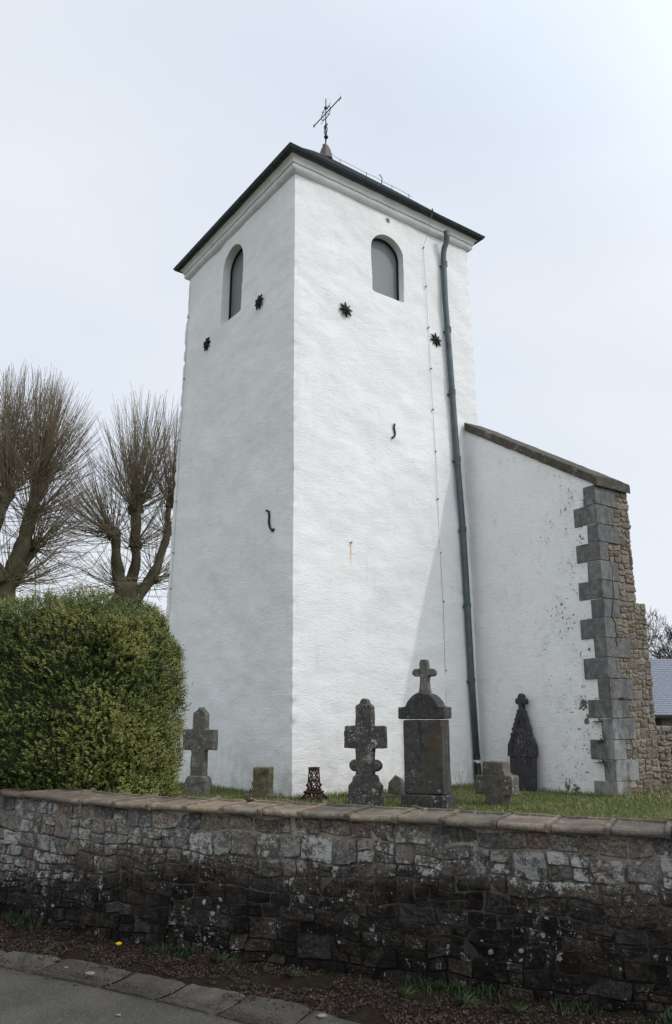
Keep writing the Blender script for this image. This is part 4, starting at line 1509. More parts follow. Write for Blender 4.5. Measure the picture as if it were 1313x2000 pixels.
# lichened cross with roundels
t, F = grave('lichened_cross', (.467, 12.95), GR, 'stone grave cross blotched with white lichen, left of the tall monument', group='crosses in the churchyard', lift=-.03)
m = MB(); m.box(-.135, .135, -.09, .09, .3, 1.56); m.prism([(-.135, 1.55), (.135, 1.55), (.12, 1.58), (.07, 1.60), (.05, 1.66), (0, 1.685), (-.05, 1.66), (-.07, 1.60), (-.12, 1.58)], -.085, .085)
m.box(-.34, .34, -.088, .088, .92, 1.26)
disc(m, -.17, .66, .09, -.06, .06); disc(m, .17, .66, .09, -.06, .06)
m.xf(F); bake_remesh(m, .012, .009, 6, 'cross', M['grave_lichen'], t, 7, .03)
m = MB(); m.prism([(-.255, -.1), (.255, -.1), (.25, .36), (.19, .42), (.17, .50), (.11, .53), (-.11, .53), (-.17, .50), (-.19, .42), (-.25, .36)], -.125, .125); m.xf(F); bake_remesh(m, .013, .009, 6, 'plinth', M['grave_lichen'], t, 9, .03)
# tall monument
t, F = grave('grave_monument', (1.38, 12.45), GR, 'tall dark stone grave monument with round-headed cap and small cross on top', 'grave monument', lift=-.06)
m = MB(); m.box(-.355, .355, -.23, .23, -.15, .30); m.xf(F); bake_remesh(m, .014, .007, 6, 'plinth', M['grave_dark'], t, 11, .03)
m = MB(); m.box(-.31, .31, -.19, .19, .31, 1.37); m.xf(F); bake_remesh(m, .014, .006, 5, 'shaft', M['grave_dark'], t, 13, .02)
m = MB(); arc = [(.285 * math.cos(a), 1.45 + .33 * math.sin(a)) for a in np.linspace(0, math.pi, 18)]
m.prism([(-.285, 1.385), (.285, 1.385)] + arc, -.20, .20)
for sg in (-1, 1): m.box(min(sg * .24, sg * .375), max(sg * .24, sg * .352), -.215, .215, 1.388, 1.565)
m.box(-.3, .3, -.2, .2, 1.386, 1.46)
m.xf(F); bake_remesh(m, .013, .006, 6, 'cap', M['grave_dark'], t, 15, .02)
m = MB(); m.prism([(-.10, 1.74), (.10, 1.74), (.075, 1.84), (.065, 2.05), (.068, 2.23), (.045, 2.28), (-.045, 2.28), (-.068, 2.23), (-.065, 2.05), (-.075, 1.84)], -.06, .06)
m.prism([(-.19, 2.055), (-.15, 2.025), (.15, 2.025), (.19, 2.055), (.19, 2.105), (.15, 2.14), (-.15, 2.14), (-.19, 2.105)], -.055, .055)
m.xf(F); bake_remesh(m, .009, .006, 8, 'cross', M['grave_cross'], t, 17, .02)
# small pointed stone
t, F = grave('leaning_stone', (.98, 13.9), math.radians(-30), 'small pointed stone leaning between the lichened cross and the monument', 'gravestone')
m = MB(); m.prism([(-.17, -.1), (.17, -.1), (.19, .22), (.10, .36), (-.02, .44), (-.12, .30)], -.05, .05)
m.xf(F @ Matrix.Rotation(math.radians(-14), 4, 'X')); bake_remesh(m, .012, .02, 5, 'slab', M['grave_squat'], t, 19, .05)
# squat cross
t, F = grave('squat_cross', (2.48, 12.75), math.radians(-34), 'squat tan stone cross in the grass in front of the pointed dark headstone', group='crosses in the churchyard', lift=-.04)
m = MB(); m.prism([(-.13, -.1), (.13, -.1), (.15, .255), (.30, .26), (.30, .53), (.20, .545), (.17, .60), (.165, .74), (-.165, .74), (-.17, .60), (-.20, .545), (-.30, .53), (-.30, .26), (-.15, .255)], -.14, .14)
m.xf(F); bake_remesh(m, .012, .010, 6, 'cross', M['grave_squat'], t, 21, .03)
# gothic headstone leaning on the buttress
GX = bpt(1.90, 0, .35) + sideN * .20
t, F = grave('gothic_headstone', (GX.x, GX.y), math.atan2(sideN.y, sideN.x) + math.pi / 2, 'tall dark slate headstone with carved gothic gable and cross, leaning on the buttress', 'headstone')
F = F @ Matrix.Translation((0, 0, -.13)) @ Matrix.Rotation(math.radians(-3), 4, 'X') @ Matrix.Diagonal((.90, 1, .98, 1))
m = MB()
m.prism([(-.32, -.1), (.32, -.1), (.315, .86), (-.315, .86)], -.055, .055)
body_ = [(-.33, .80), (.33, .80), (.36, .86), (.36, 1.0), (.28, 1.14), (.22, 1.24), (.21, 1.33), (.16, 1.42), (.13, 1.52), (.085, 1.60), (.09, 1.645), (.055, 1.66), (-.055, 1.66), (-.09, 1.645), (-.085, 1.60), (-.13, 1.52), (-.16, 1.42), (-.21, 1.33), (-.22, 1.24), (-.28, 1.14), (-.36, 1.0), (-.36, .86)]
m.prism(body_, -.07, .06)
m.prism([(-.045, 1.62), (.045, 1.62), (.045, 1.78), (.11, 1.76), (.14, 1.82), (.11, 1.88), (.055, 1.87), (.06, 1.93), (0, 1.975), (-.06, 1.93), (-.055, 1.87), (-.11, 1.88), (-.14, 1.82), (-.11, 1.76), (-.045, 1.78)], -.06, .06)
m.xf(F); sl_ = bake_remesh(m, .010, .003, 7, 'slab', M['gothic'], t, 23)
m = MB()   # raised mouldings: pointed arch, shoulder brackets, crockets, inscription panel border
arcp = [(-.24, .86), (-.24, 1.0), (-.20, 1.12), (-.12, 1.24), (-.06, 1.38), (0, 1.50), (.06, 1.38), (.12, 1.24), (.20, 1.12), (.24, 1.0), (.24, .86)]
m.tube([(x, -.072, z) for x, z in arcp], .020, 6)
m.tube([(x * .78, -.070, z * .98 - .02) for x, z in arcp], .010, 6)
for sg in (-1, 1):
    m.tube([(sg * .24, -.05, .08), (sg * .24, -.05, .84)], .014, 6)
    m.box(min(sg * .235, sg * .335), max(sg * .235, sg * .335), -.09, .0, .80, .885)
    for (x, z, r_) in ((.25, 1.20, .035), (.215, 1.30, .032), (.175, 1.39, .028), (.14, 1.48, .026), (.10, 1.57, .024)):
        b = MB(); b.lathe([(.003, z - r_), (r_, z), (.003, z + r_)], 7, sg * x, -.055); m.add(b.v, b.f)
m.tube([(-.2, -.055, .80), (.2, -.055, .80)], .008, 5)
for k in range(3): m.tube([(-.15, -.066, .90 + .04 * k), (.15 - .03 * k, -.066, .90 + .04 * k)], .006, 4)
disc(m, 0, 1.25, .045, -.082, -.06, 10)
m.xf(F); m.build('carved_mouldings', M['gothic'], sl_, smooth=False)
# rusty cast-iron lattice foot on its stone
t, F = grave('iron_cross_base', (-.36, 13.5), GR, 'rusty cast-iron lattice foot of a lost cross on a stone block', 'iron grave marker', lift=-.08)
m = MB(); m.box(-.24, .24, -.17, .17, -.1, .145); m.box(.20, .30, -.1, .1, -.1, .12); m.xf(F); bake_remesh(m, .013, .012, 6, 'stone_block', M['grave_cross'], t, 25, .04)
m = MB()
def four(fn):
    for k in range(4):
        q = MB(); fn(q); q.xf(Matrix.Rotation(k * math.pi / 2, 4, 'Z')); m.add(q.v, q.f)
def lat(q):
    # flared base with quatrefoil openings
    q.tube([(-.15, -.15, .14), (.15, -.15, .14)], .017, 5); q.tube([(-.085, -.085, .30), (.085, -.085, .30)], .016, 5); q.tube([(-.11, -.11, .265), (.11, -.11, .265)], .018, 5)
    for sg in (-1, 1):
        q.tube([(sg * .15, -.15, .14), (sg * .11, -.11, .20), (sg * .085, -.085, .27)], .015, 5)
        q.tube([(sg * .02, -.14, .15), (sg * .05, -.115, .20), (sg * .02, -.10, .26)], .009, 4)
        q.tube([(sg * .08, -.14, .15), (sg * .045, -.115, .205), (sg * .07, -.095, .26)], .009, 4)
        q.tube([(sg * .075, -.075, .29), (sg * .07, -.07, .62)], .012, 5)
        q.tube([(sg * .075, -.075, .30), (0, -.075, .38), (sg * .072, -.072, .44)], .010, 4)
        q.tube([(sg * .072, -.072, .44), (0, -.072, .52), (sg * .07, -.07, .60)], .010, 4)
        b = MB(); b.lathe([(.003, .345), (.026, .37), (.003, .395)], 6, sg * .09, -.09); q.add(b.v, b.f)
    q.tube([(-.075, -.075, .44), (.075, -.075, .44)], .012, 5); q.tube([(-.075, -.075, .605), (.075, -.075, .605)], .016, 5); q.tube([(-.082, -.082, .635), (.082, -.082, .635)], .012, 5)
four(lat)
m.v = [(x * (1 + .25 * max(0, .30 - z) / .16 if z < .30 else 1 - .16 * min(1, (z - .30) / .2)), y * (1 + .25 * max(0, .30 - z) / .16 if z < .30 else 1 - .16 * min(1, (z - .30) / .2)), z) for x, y, z in m.v]
m.xf(F); m.build('iron_lattice', M['rust'], t)

# ---------------------------------------------------------------- grass in the churchyard
def blades(name, n, sampler, h, w, mat, seed, kind='stuff', zfn=yard_z, lean=.35):
    r = np.random.RandomState(seed); P = []
    while len(P) < n:
        q = sampler(r)
        if q is not None: P.append(q)
    P = np.array(P); hh = h * r.uniform(.4, 1.3, n) * P[:, 3]; P = P[:, :3]
    a = r.uniform(0, 2 * np.pi, n); l = r.uniform(0, lean, n)
    d1 = np.stack([np.cos(a) * l, np.sin(a) * l, np.ones(n)], 1); d2 = np.stack([np.cos(a) * l * 2.5, np.sin(a) * l * 2.5, np.ones(n) * .8], 1)
    sd = np.stack([-np.sin(a), np.cos(a), np.zeros(n)], 1) * (w * r.uniform(.6, 1.4, n))[:, None]
    M1 = P + d1 * (hh * .55)[:, None]; T = M1 + d2 * (hh * .45)[:, None]
    Q = np.stack([P - sd, P + sd, M1 + sd * .8, M1 - sd * .8, T], 1)
    base = np.arange(n)[:, None] * 5
    F = np.concatenate([base + np.array([[0, 1, 2]]), base + np.array([[0, 2, 3]]), base + np.array([[3, 2, 4]])])
    tint = np.repeat(r.rand(n) * .8 + .2 * (l / lean), 5)
    return tag(mesh_np(name, Q.reshape(-1, 3), F, mat, attr=tint), kind=kind)


def yard_sample(r):
    y = 10.8 + 6.0 * r.rand() ** .8; x = r.uniform(-3.2, 6.8)
    # keep the tower and buttress footprints clear
    p = Vector((x, y, 0)); q = p - Vector((Ab.x, Ab.y, 0))
    if q.dot(fx) > .0 and q.dot(fl) > .0: return None
    if q.dot(fl) > 0 and q.dot(fx) > 0: return None
    if q.dot(Vector((nR.x, nR.y, 0))) < -.02 and q.dot(fl) > 0 and q.dot(fx) > -0.02: return None
    s = p - Vector((Cb.x, Cb.y, 0))
    if s.dot(sideDir) > .02 and 0 < s.dot(endDir) < WLOW: return None
    clump = .7 + .6 * mn.noise(Vector((x * 1.7, y * 1.7, 0)))
    return (x, y, yard_z(x, y) - .01, max(.3, clump))


blades('grass', 75000, yard_sample, .075, .0038, M['grass'], 5)


def edge_sample(r):
    # longer uncut grass against the walls and stones
    k = r.rand()
    if k < .5:
        s = r.uniform(-.2, 4.4); p = Vector((Ab.x, Ab.y, 0)) + fx * s + Vector((nR.x, nR.y, 0)) * (.03 + abs(r.normal(0, .10)))
    elif k < .75:
        s = r.uniform(-.2, SL); p = Vector((Cb.x, Cb.y, 0)) + sideDir * s - endDir * (.03 + abs(r.normal(0, .10)))
    elif k < .9:
        s = r.uniform(0, 2.4); p = Vector((Cb.x, Cb.y, 0)) + endDir * s - sideDir * (.05 + abs(r.normal(0, .2)))
    else:
        s = r.uniform(0, 3); p = Vector((Ab.x, Ab.y, 0)) + fl * s + Vector((nL.x, nL.y, 0)) * (.03 + abs(r.normal(0, .10)))
    return (p.x, p.y, yard_z(p.x, p.y) - .01, 1.0 + (.6 if r.rand() < .1 else 0))


blades('tall_grass', 5000, edge_sample, .10, .0036, M['grass'], 6, lean=.5)


def far_yard(r):
    x = r.uniform(5.0, 9); y = r.uniform(11, 20)
    s = Vector((x, y, 0)) - Vector((Cb.x, Cb.y, 0))
    if s.dot(sideDir) > -.05 and 0 < s.dot(endDir) < WLOW: return None
    if (Vector((x, y, 0)) - Vector((lo_o.x, lo_o.y, 0))).dot(lwn) < .0: return None
    return (x, y, yard_z(x, y) - .01, .8)


M['dry_grass'] = leaf_mat('dry_grass', [(.2, (.07, .085, .025)), (.5, (.17, .15, .07)), (.9, (.30, .25, .14))], .7, nscale=.8)
blades('dry_grass', 9000, far_yard, .13, .0045, M['dry_grass'], 9, lean=.9)

# dead stalks beside the downpipe
M['straw'] = simple('straw', (.25, .21, .15), .8, 0, .2)
for i, (px, lb) in enumerate([(897, 'dead branched stalks standing in the grass left of the downpipe'), (1172, 'thin dead stalks in the grass before the buttress wall')]):
    b = at_z(px, 1562, .33); b.y -= .6; b.x -= .02
    m = MB(); rr2 = random.Random(i)
    for k in range(7 if i == 0 else 4):
        a = rr2.uniform(-.35, .35); L = rr2.uniform(.35, .62); q = b + Vector((rr2.uniform(-.15, .15), rr2.uniform(-.1, .1), 0))
        q.z = yard_z(q.x, q.y) - .02
        e = q + Vector((math.sin(a) * L, 0, math.cos(a) * L)); mid = q.lerp(e, .5) + Vector((.02, 0, 0))
        m.tube([q, mid, e], [.004, .003, .0015], 4)
        for _ in range(3):
            s_ = q.lerp(e, rr2.uniform(.4, .9)); m.tube([s_, s_ + Vector((rr2.uniform(-.1, .1), 0, rr2.uniform(.05, .13)))], [.002, .001], 3)
    o = m.build('dead_stalks', M['straw'], None); tag(o, lb, 'dead stalks')

# twig lodged on the coping
p = wall_pt(ss[10] + .02, -.22, 1.075)
m = MB(); rr2 = random.Random(3)
p0 = wall_pt(wall_s(-.72), -.22, 1.055)
for k in range(10):
    a = rr2.uniform(0, 6.28); m.tube([p0, p0 + Vector((math.cos(a) * .035, math.sin(a) * .03, rr2.uniform(-.01, .02)))], [.008, .003], 5)
tip = p0 + Vector((.035, 0, .19)); m.tube([p0, p0 + Vector((-.003, 0, .05)), p0 + Vector((.018, 0, .12)), tip], [.004, .003, .0025, .001], 5)
for t_ in (.35, .6, .85):
    q = p0.lerp(tip, t_); m.tube([q, q + Vector((rr2.uniform(-.03, .03), 0, .03))], [.0025, .001], 4); b = MB(); b.lathe([(.001, q.z - .008), (.006, q.z), (.001, q.z + .008)], 6, q.x, q.y); m.add(b.v, b.f)
o = m.build('dry_twig', M['fern'], None); tag(o, 'small dry twig with its root clump lodged on the coping tiles', 'twig')

# ---------------------------------------------------------------- the clipped box bush
BC = Vector((-1.90, 7.06, 0))
bx, by = WALL_DIR, -WALL_N
X0, X1, Y0, Y1, Z0, Z1, RR = -4.6, -.03, -.02, 1.36, .78, 2.85, .66


def bush_surface(q, r=RR):
    c = Vector((min(max(q.x, X0 + r), X1 - r), min(max(q.y, Y0 + r), Y1 - r), min(max(q.z, Z0 + .12), Z1 - r)))
    d = q - c
    if d.length < 1e-6: d = Vector((0, 0, 1))
    n = d.normalized()
    rad = r
    if q.z < Z0 + .14: rad = r
    return c + n * rad, n


def to_w(p): return BC + bx * p.x + by * p.y + Vector((0, 0, p.z))


def lump(p):
    bulge = -.40 * max(0, min(1, (-p.x - .55) / .9)) * max(0, min(1, (p.z - 1.05) / .12)) * max(0, min(1, (.75 - p.y) / .6))     # swells out over the coping further left
    return .085 * fb(p.x * 2.0 + 3, p.y * 2.0, p.z * 1.7, 3) + .075 * fb(p.x * 6, p.y * 6, p.z * 5, 3), bulge


def dome(p):
    k = max(0.0, (p.z - Z0) / (Z1 - Z0)) ** 2
    p.z -= k * (.14 * max(0, p.x + 1.1) ** 2 + .075 * max(0, -p.x - .7))
    return p


bush = thing('box_bush', to_w(Vector((-2, .6, .6))), 'large clipped evergreen box bush behind the left end of the roadside wall', 'bush')
r = random.Random(12)
areas = [('f', (X1 - X0) * (Z1 - Z0)), ('r', (Y1 - Y0) * (Z1 - Z0) * 1.7), ('t', (X1 - X0) * (Y1 - Y0)), ('b', (X1 - X0) * (Z1 - Z0) * .25)]
tot = sum(a for _, a in areas)
LV, LT = [], []
NSPR = 27000
sp_b, sp_d, sp_l, sp_t = [], [], [], []
for i in range(NSPR):
    k = r.random() * tot
    for nm_, a in areas:
        if k < a: break
        k -= a
    u_, v_ = r.random(), r.random()
    if nm_ == 'f': q = Vector((X0 + (X1 - X0) * u_, Y0, Z0 + (Z1 - Z0) * v_))
    elif nm_ == 'r': q = Vector((X1, Y0 + (Y1 - Y0) * u_, Z0 + (Z1 - Z0) * v_))
    elif nm_ == 't': q = Vector((X0 + (X1 - X0) * u_, Y0 + (Y1 - Y0) * v_, Z1))
    else: q = Vector((X0 + (X1 - X0) * u_, Y1, Z0 + (Z1 - Z0) * v_))
    p, n = bush_surface(q)
    if p.x < -3.4 and r.random() < .6: continue
    dsp, bul = lump(p)
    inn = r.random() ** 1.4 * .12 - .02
    p = p + n * (dsp - inn) + Vector((0, bul, 0))
    d = (n * .75 + Vector((0, 0, .65)) + Vector((r.gauss(0, .45), r.gauss(0, .45), r.gauss(0, .35)))).normalized()
    L = r.uniform(.05, .105)
    if r.random() < .012: L *= 2.0
    p = dome(p)
    w = to_w(p)
    sp_b.append(w); sp_d.append((bx * d.x + by * d.y + Vector((0, 0, d.z))).normalized()); sp_l.append(L)
    sp_t.append(max(0, min(1, .5 + .55 * dsp / .09 - inn * 2.2 + r.gauss(0, .16) + .10 * (n.z) - .06 + .20 * max(0, min(1, (p.x + 1.0) / 1.0)))))  # tint carries painted sun on the top and right end, shade in hollows
B_ = np.array(sp_b); D_ = np.array(sp_d); L_a = np.array(sp_l); T_ = np.array(sp_t); n = len(B_)
rs = np.random.RandomState(4)
ref = np.where(np.abs(D_[:, 2:3]) < .9, np.array([[0, 0, 1.0]]), np.array([[1.0, 0, 0]]))
U_ = np.cross(D_, ref); U_ /= np.linalg.norm(U_, axis=1)[:, None]; W_ = np.cross(D_, U_)
allq, allt = [], []
NL = 11
for k in range(NL):
    t_ = (k + .5) / NL
    ang = (k % 2) * np.pi / 1.0 + (k // 2) * np.pi / 2 + rs.uniform(-.5, .5, n)
    side = U_ * np.cos(ang)[:, None] + W_ * np.sin(ang)[:, None]
    base = B_ + D_ * (L_a * t_)[:, None]
    ld = side * .8 + D_ * rs.uniform(.35, .9, n)[:, None] + rs.normal(0, .12, (n, 3)); ld /= np.linalg.norm(ld, axis=1)[:, None]
    wd = np.cross(ld, D_); wd /= (np.linalg.norm(wd, axis=1)[:, None] + 1e-6)
    ll = rs.uniform(.014, .024, n) * (1.15 - .4 * t_); lw = ll * .30
    q = np.stack([base, base + ld * (ll * .5)[:, None] + wd * lw[:, None], base + ld * ll[:, None], base + ld * (ll * .5)[:, None] - wd * lw[:, None]], 1)
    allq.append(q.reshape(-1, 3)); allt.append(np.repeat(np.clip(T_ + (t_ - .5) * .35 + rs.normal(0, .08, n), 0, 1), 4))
Q4 = np.concatenate(allq); tt = np.concatenate(allt)
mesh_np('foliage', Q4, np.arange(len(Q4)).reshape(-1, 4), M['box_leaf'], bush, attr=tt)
# solid core for the bush interior, shade between leaves painted as dark colour
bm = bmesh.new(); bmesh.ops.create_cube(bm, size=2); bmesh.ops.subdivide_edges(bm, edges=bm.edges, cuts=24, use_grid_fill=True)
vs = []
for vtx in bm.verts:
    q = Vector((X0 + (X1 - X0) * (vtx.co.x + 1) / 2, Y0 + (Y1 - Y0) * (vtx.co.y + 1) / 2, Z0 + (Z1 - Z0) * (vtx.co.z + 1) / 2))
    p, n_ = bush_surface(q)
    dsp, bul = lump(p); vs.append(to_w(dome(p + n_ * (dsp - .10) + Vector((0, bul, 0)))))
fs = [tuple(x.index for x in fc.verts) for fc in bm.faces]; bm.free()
mesh_np('shaded_core', vs, fs, M['box_core'], bush, smooth=False)
m = MB()
for i in range(46):
    k = r.randrange(n); b = Vector(B_[k]); d = Vector(D_[k]); L = r.uniform(.08, .24)
    d = (d + Vector((r.uniform(-.5, .5), r.uniform(-.3, .3), .6))).normalized(); b = b - d * .05
    m.tube([b, b + d * L * .5 + Vector((r.uniform(-.01, .01), 0, 0)), b + d * L], [.0035, .003, .0015], 4)
m.build('bare_twigs', M['twig'], bush)
m = MB()
for xx in (-.8, -2.0, -3.1): m.tube([to_w(Vector((xx, .65, .2))), to_w(Vector((xx + .05, .6, 1.2)))], [.05, .03], 7)
m.build('stem', M['bark'], bush)

# ---------------------------------------------------------------- weeds at the foot of the wall, dandelion
weeds = [(85, 1858, .10, 'bright green grass tuft on the verge nearest the left edge'), (92, 1905, .03, 'tiny grass tuft growing in the gutter edge, left'),
         (148, 1918, .03, 'tiny grass tuft on the gutter edge right of the first'), (430, 1885, .12, 'leafy green tuft at the foot of the wall, middle left'),
         (455, 1880, .10, 'pale green weed beside the leafy tuft at the wall foot'), (515, 1902, .10, 'green weed at the wall foot right of the pale weed'),
         (570, 1914, .08, 'low green weed at the wall foot before the middle'), (700, 1925, .09, 'short grass tuft at the wall foot, left of the nettle clump'),
         (790, 1950, .13, 'grass clump at the wall foot below the middle stones'), (905, 1968, .14, 'broad green weed clump at the wall foot, right half'),
         (1010, 1985, .13, 'dark green weeds at the wall foot near the bottom edge'), (412, 1920, .05, 'small tuft between litter and gutter'), (290, 1870, .05, 'low dark grass at the wall foot right of the dandelion')]
for i, (px, py, h, lb) in enumerate(weeds):
    z = .04
    p = at_z(px, py, z)
    yw = wall_y(p.x) - .02
    if p.y > yw: p.y = yw
    p.z = verge_z(p.x, p.y) if p.y > poly_at(KU, p.x) else .02
    tuft('grass_tuft', p, 60 if h > .07 else 28, h * .62, h * 1.25, M['grass_dark'], lb, 'grass tuft', 'weeds along the wall foot', wid=.0035 if i % 3 else .008, seed=i + 30, droop=.5)


def wall_foot(r):
    x = r.uniform(-3.3, 2.1); 
    if mn.noise(Vector((x * 2.2, 0, 4))) < (.12 if x < .2 else -.12): return None
    y = wall_y(x) - .0 - abs(r.normal(0, .05)); return (x, y, verge_z(x, y), 1)


blades('wall_foot_grass', 1500, wall_foot, .05, .003, M['grass_dark'], 12, lean=.9)
p = at_z(232, 1853, .07)
dn = thing('dandelion', (p.x, p.y, .05), 'single yellow dandelion flower at the foot of the wall', 'flower')
m = MB()
for k in range(26):
    a = k * 2.4; rr3 = .006 + .017 * (k / 26); c = Vector((p.x, p.y, p.z + .03 + .006 * (1 - k / 26)))
    e = c + Vector((math.cos(a) * rr3, math.sin(a) * rr3 - .004, .006)); s_ = Vector((-math.sin(a), math.cos(a), 0)) * .004
    m.add([c, e + s_, e + Vector((math.cos(a), math.sin(a), .2)) * .004, e - s_], [(0, 1, 2, 3)])
m.lathe([(.012, p.z + .024), (.02, p.z + .032), (.012, p.z + .04)], 10, p.x, p.y)
m.build('flower_head', M['yellow'], dn)
m = MB(); m.tube([(p.x, p.y + .01, .03), (p.x, p.y, p.z + .03)], .0025, 5); m.build('stalk', M['grass_dark'], dn)

# ---------------------------------------------------------------- pollarded lime trees
def tubes_np(paths, radii, n=3):
    """paths (M,K,3) radii (M,K) -> verts, quads"""
    Mn, K, _ = paths.shape
    T = np.gradient(paths, axis=1); T /= np.linalg.norm(T, axis=2)[..., None] + 1e-9
    ref = np.zeros_like(T); ref[..., 0] = .3; ref[..., 1] = 1.0
    A = np.cross(T, ref); A /= np.linalg.norm(A, axis=2)[..., None] + 1e-9
    Bv = np.cross(T, A)
    ring = []
    for k in range(n):
        q = 2 * np.pi * k / n
        ring.append(paths + (A * np.cos(q) + Bv * np.sin(q)) * radii[..., None])
    Vv = np.stack(ring, 2).reshape(-1, 3)
    ids = np.arange(Mn * K * n).reshape(Mn, K, n); f = []
    for k in range(n):
        j = (k + 1) % n
        f.append(np.stack([ids[:, :-1, k], ids[:, :-1, j], ids[:, 1:, j], ids[:, 1:, k]], -1).reshape(-1, 4))
    return Vv, np.concatenate(f)


def grow(starts, dirs, lens, r0, rs, K=9, up=.55, wob=.06, tip=.0040):
    n = len(starts); P = np.empty((n, K, 3)); P[:, 0] = starts
    d = dirs / np.linalg.norm(dirs, axis=1)[:, None]
    step = (lens / (K - 1))[:, None]
    for k in range(1, K):
        d = d + np.array([0, 0, 1.0]) * (up / K * rs.uniform(.6, 1.4, (n, 1))) + rs.normal(0, wob, (n, 3))
        d /= np.linalg.norm(d, axis=1)[:, None]
        P[:, k] = P[:, k - 1] + d * step
    t = np.linspace(0, 1, K)[None, :]
    Rr = r0[:, None] * (1 - t) ** .8 + tip
    return P, Rr


CROWNS = {3: (282, 950, 122, 184), 5: (58, 925, 140, 202)}


def pollard(name, Y, label, limbs, heads, seed, group):
    name_key = seed
    """limbs: lists of (px,py,dy,radius m); heads: (px,py,dy,count,length,spread,bias px dir)"""
    rs = np.random.RandomState(seed)
    foot = at_y(limbs[0][0][0], 1560, Y); foot.z = 0
    t = thing(name, foot, label, 'tree', group)
    for i, lb in enumerate(limbs):
        pts = [at_y(a, b, Y + dy) for a, b, dy, _ in lb]; rad = [q[3] for q in lb]
        if i == 0: pts.insert(0, Vector((pts[0].x, pts[0].y, -.2))); rad.insert(0, rad[0] * 1.15)
        # smooth and roughen
        PP, RR2 = [], []
        for k in range(len(pts) - 1):
            for s_ in range(6):
                q = s_ / 6; p = pts[k].lerp(pts[k + 1], q); rr = rad[k] + (rad[k + 1] - rad[k]) * q
                PP.append(p + Vector((fb(p.x, p.z * 1.2, i, 2), fb(p.y, p.z * 1.2, i + 5, 2), 0)) * .10)
                RR2.append(rr * (1 + .22 * fb(p.x * 2, p.y, p.z * 2.3, 3)))
        PP.append(pts[-1]); RR2.append(rad[-1])
        m = MB(); m.tube(PP, RR2, 12)
        m.build('trunk' if i == 0 else 'limb', M['bark'], t, smooth=True)
    allV, allF, off = [], [], 0
    for (px, py, dy, cnt, ln, spr, bias, upc, kr) in heads:
        c = at_y(px, py, Y + dy)
        bm = bmesh.new(); bmesh.ops.create_icosphere(bm, subdivisions=3, radius=1)
        vs = [c + q.co * kr * (1 + .35 * fb(q.co.x * 1.6 + px, q.co.y * 1.6, q.co.z * 1.6, 3)) for q in bm.verts]
        mesh_np('pollard_head', vs, [tuple(x.index for x in fc.verts) for fc in bm.faces], M['bark'], t, smooth=True); bm.free()
        cnt = int(cnt * (.72 if upc > .7 else 1.0))
        th = rs.uniform(0, 2 * np.pi, cnt); el = rs.normal(upc, spr, cnt)
        D = np.stack([np.cos(th) * np.cos(el) + bias, np.sin(th) * np.cos(el), np.sin(el)], 1)
        D /= np.linalg.norm(D, axis=1)[:, None]
        st = np.array(c) + D * kr * .7 + rs.normal(0, kr * .35, (cnt, 3)) * np.array([1, 1, 1.6])
        Ls = ln * rs.uniform(.6, 1.0, cnt) * (.78 + .22 * np.clip(D[:, 2], 0, 1))
        ell = CROWNS[name_key]
        Ls = ln * 1.35 * rs.uniform(.9, 1.1, cnt)
        sd_ = rs.get_state()
        P, Rr = grow(st, D, Ls, np.full(cnt, .01), rs, K=10, up=(.75 if upc > .7 else .38), wob=.03)
        c0, c1 = at_y(ell[0] - ell[2], ell[1] - ell[3], Y), at_y(ell[0] + ell[2], ell[1] + ell[3], Y)
        ec_, er_ = np.array([(c0.x + c1.x) / 2, Y, (c0.z + c1.z) / 2]), np.array([abs(c1.x - c0.x) / 2, abs(c1.x - c0.x) / 2, abs(c1.z - c0.z) / 2])
        out_ = (((P - ec_) / er_) ** 2).sum(2) > 1
        out_[:, :2] = False
        fi = np.where(out_.any(1), out_.argmax(1), 9.0)
        fac = np.clip((fi - .5) / 9.0, .15, 1) * np.where(rs.rand(cnt) < .8, rs.uniform(.93, 1.02, cnt), rs.uniform(.5, .92, cnt))
        if upc < .7:   # the low side shoots reach out freely
            fac = rs.uniform(.45, .85, cnt)
        Ls = Ls * fac
        rs.set_state(sd_)
        P, Rr = grow(st, D, Ls, rs.uniform(.006, .0135, cnt), rs, K=10, up=(.75 if upc > .7 else .38), wob=.03)
        v_, f_ = tubes_np(P, Rr, 3); allV.append(v_); allF.append(f_ + off); off += len(v_)
        # side twigs
        for rep in range(5):
            k = rs.randint(2, 7, cnt); ii = np.arange(cnt)
            s2 = P[ii, k]; d2 = P[ii, k] - P[ii, k - 1]; d2 /= np.linalg.norm(d2, axis=1)[:, None]
            d2 = d2 + rs.normal(0, .38, (cnt, 3))
            P2, R2 = grow(s2, d2, Ls * rs.uniform(.12, .34, cnt), rs.uniform(.002, .004, cnt), rs, K=5, up=.6, wob=.07, tip=.002)
            v_, f_ = tubes_np(P2, R2, 3); allV.append(v_); allF.append(f_ + off); off += len(v_)
    cr = mesh_np('crown', np.concatenate(allV), np.concatenate(allF), M['shoot'], t, smooth=False)
    return t


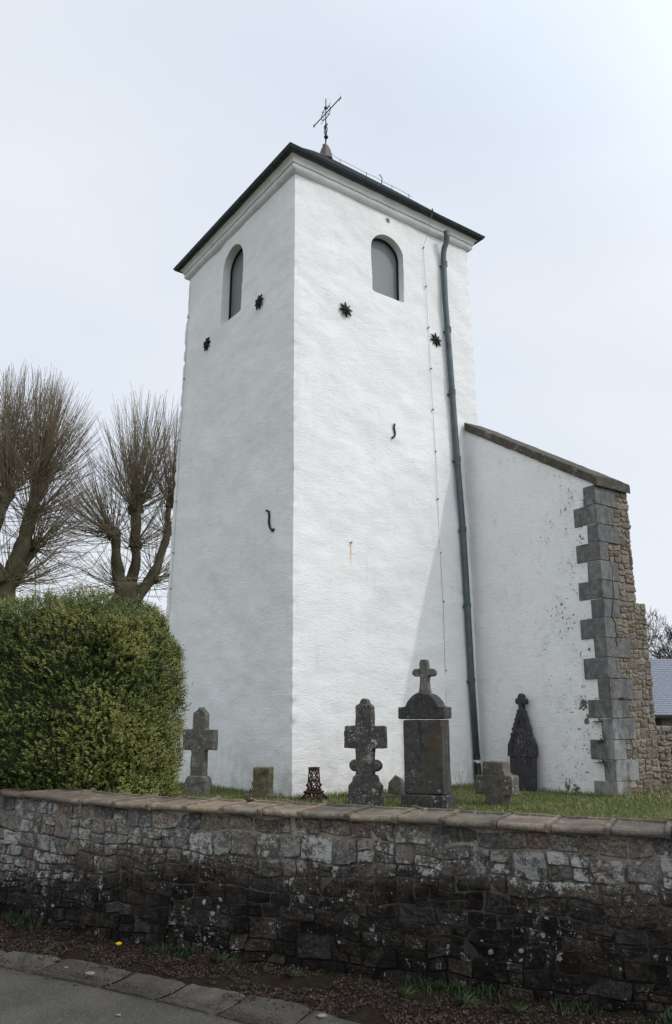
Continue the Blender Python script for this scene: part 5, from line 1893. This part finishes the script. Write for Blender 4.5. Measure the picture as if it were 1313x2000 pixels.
G_ = 'pollarded trees behind the bush'
pollard('pollarded_tree', 27.0, 'bare pollarded tree with three heads, standing between the bush and the tower',
        [[(248, 1215, 0, .50), (248, 1165, 0, .42), (252, 1140, 0, .36)],
         [(240, 1160, 0, .30), (231, 1120, 0, .20), (226, 1080, -.2, .17), (222, 1048, -.3, .20)],
         [(252, 1150, .3, .24), (263, 1105, .3, .17), (264, 1060, .3, .18), (265, 1000, .3, .20)],
         [(262, 1172, 0, .26), (295, 1128, .2, .18), (318, 1080, .4, .15), (328, 1030, .5, .12), (332, 980, .5, .09)]],
        [(221, 1043, -.3, 150, 3.1, .55, -.55, .55, .24), (265, 992, .3, 300, 3.9, .45, 0, 1.0, .27), (266, 1065, .3, 70, 2.4, .5, .1, .5, .2),
         (333, 985, .5, 210, 3.4, .42, .15, 1.05, .16), (328, 1040, .5, 60, 1.8, .5, .2, .4, .14), (240, 1150, 0, 60, 2.4, .4, -.5, .25, .22), (300, 1130, .3, 70, 2.0, .5, .4, .3, .2)], 3, G_)
pollard('pollarded_tree', 24.0, 'bare pollarded tree cut by the left edge of the photo, leaning to the right',
        [[(-5, 1200, 0, .48), (5, 1160, 0, .40), (14, 1135, 0, .34)],
         [(12, 1140, 0, .30), (36, 1085, 0, .23), (54, 1030, 0, .21), (64, 985, 0, .20), (74, 945, 0, .22)],
         [(28, 1130, .4, .22), (48, 1100, .6, .15), (64, 1074, .7, .14)],
         [(0, 1140, -.4, .26), (-22, 1085, -.5, .20), (-8, 1020, -.5, .18), (10, 975, -.5, .18)],
         [(-5, 1150, .3, .24), (-60, 1090, .5, .20), (-90, 1000, .5, .18)]],
        [(76, 938, 0, 330, 3.75, .48, .12, 1.0, .26), (60, 1010, 0, 110, 2.9, .5, .45, .55, .20), (65, 1068, .7, 120, 2.6, .5, .4, .45, .22),
         (12, 968, -.5, 260, 3.7, .42, 0, 1.1, .24), (-92, 990, .5, 220, 3.9, .5, 0, 1.0, .22), (20, 1140, 0, 90, 2.4, .4, .5, .3, .25)], 5, G_)


# bare trees far right behind the shed
def far_tree(px, py, Y, h, seed, label):
    rs = random.Random(seed); base = at_y(px, py, Y); base.z = -.5
    t = thing('bare_tree', base, label, 'tree', 'bare trees behind the shed')
    m, m2 = MB(), MB()
    def rec(p, d, L, r_, dep):
        pts, rr = [p], [r_]; q = p; dd = d
        for k in range(4):
            dd = (dd + Vector((rs.gauss(0, .12), rs.gauss(0, .12), rs.gauss(.04, .06)))).normalized(); q = q + dd * (L / 4); pts.append(q); rr.append(r_ * (1 - .12 * (k + 1)))
        (m if dep < 2 else m2).tube(pts, rr, 6 if dep < 2 else 3, caps=False)
        if dep >= 7: return
        for _ in range(rs.choice((2, 3, 3)) if dep > 0 else 4):
            k = rs.randint(2, 4); e = (dd + Vector((rs.gauss(0, .6), rs.gauss(0, .6), rs.gauss(.1, .3)))).normalized()
            rec(pts[k], e, L * rs.uniform(.62, .82), max(.011, rr[k] * .66), dep + 1)
    rec(base, Vector((0, 0, 1)), h * .34, .16, 0)
    m.build('trunk', M['far_branch'], t, smooth=True); m2.build('crown', M['far_branch'], t)
far_tree(1283, 1290, 40, 8.4, 2, 'bare tree rising behind the slate roof just right of the buttress')
far_tree(1325, 1290, 42, 8.6, 9, 'bare tree behind the slate roof at the right edge')

print('objects', len(bpy.data.objects), 'polys', sum(len(o.data.polygons) for o in bpy.data.objects if o.type == 'MESH'))
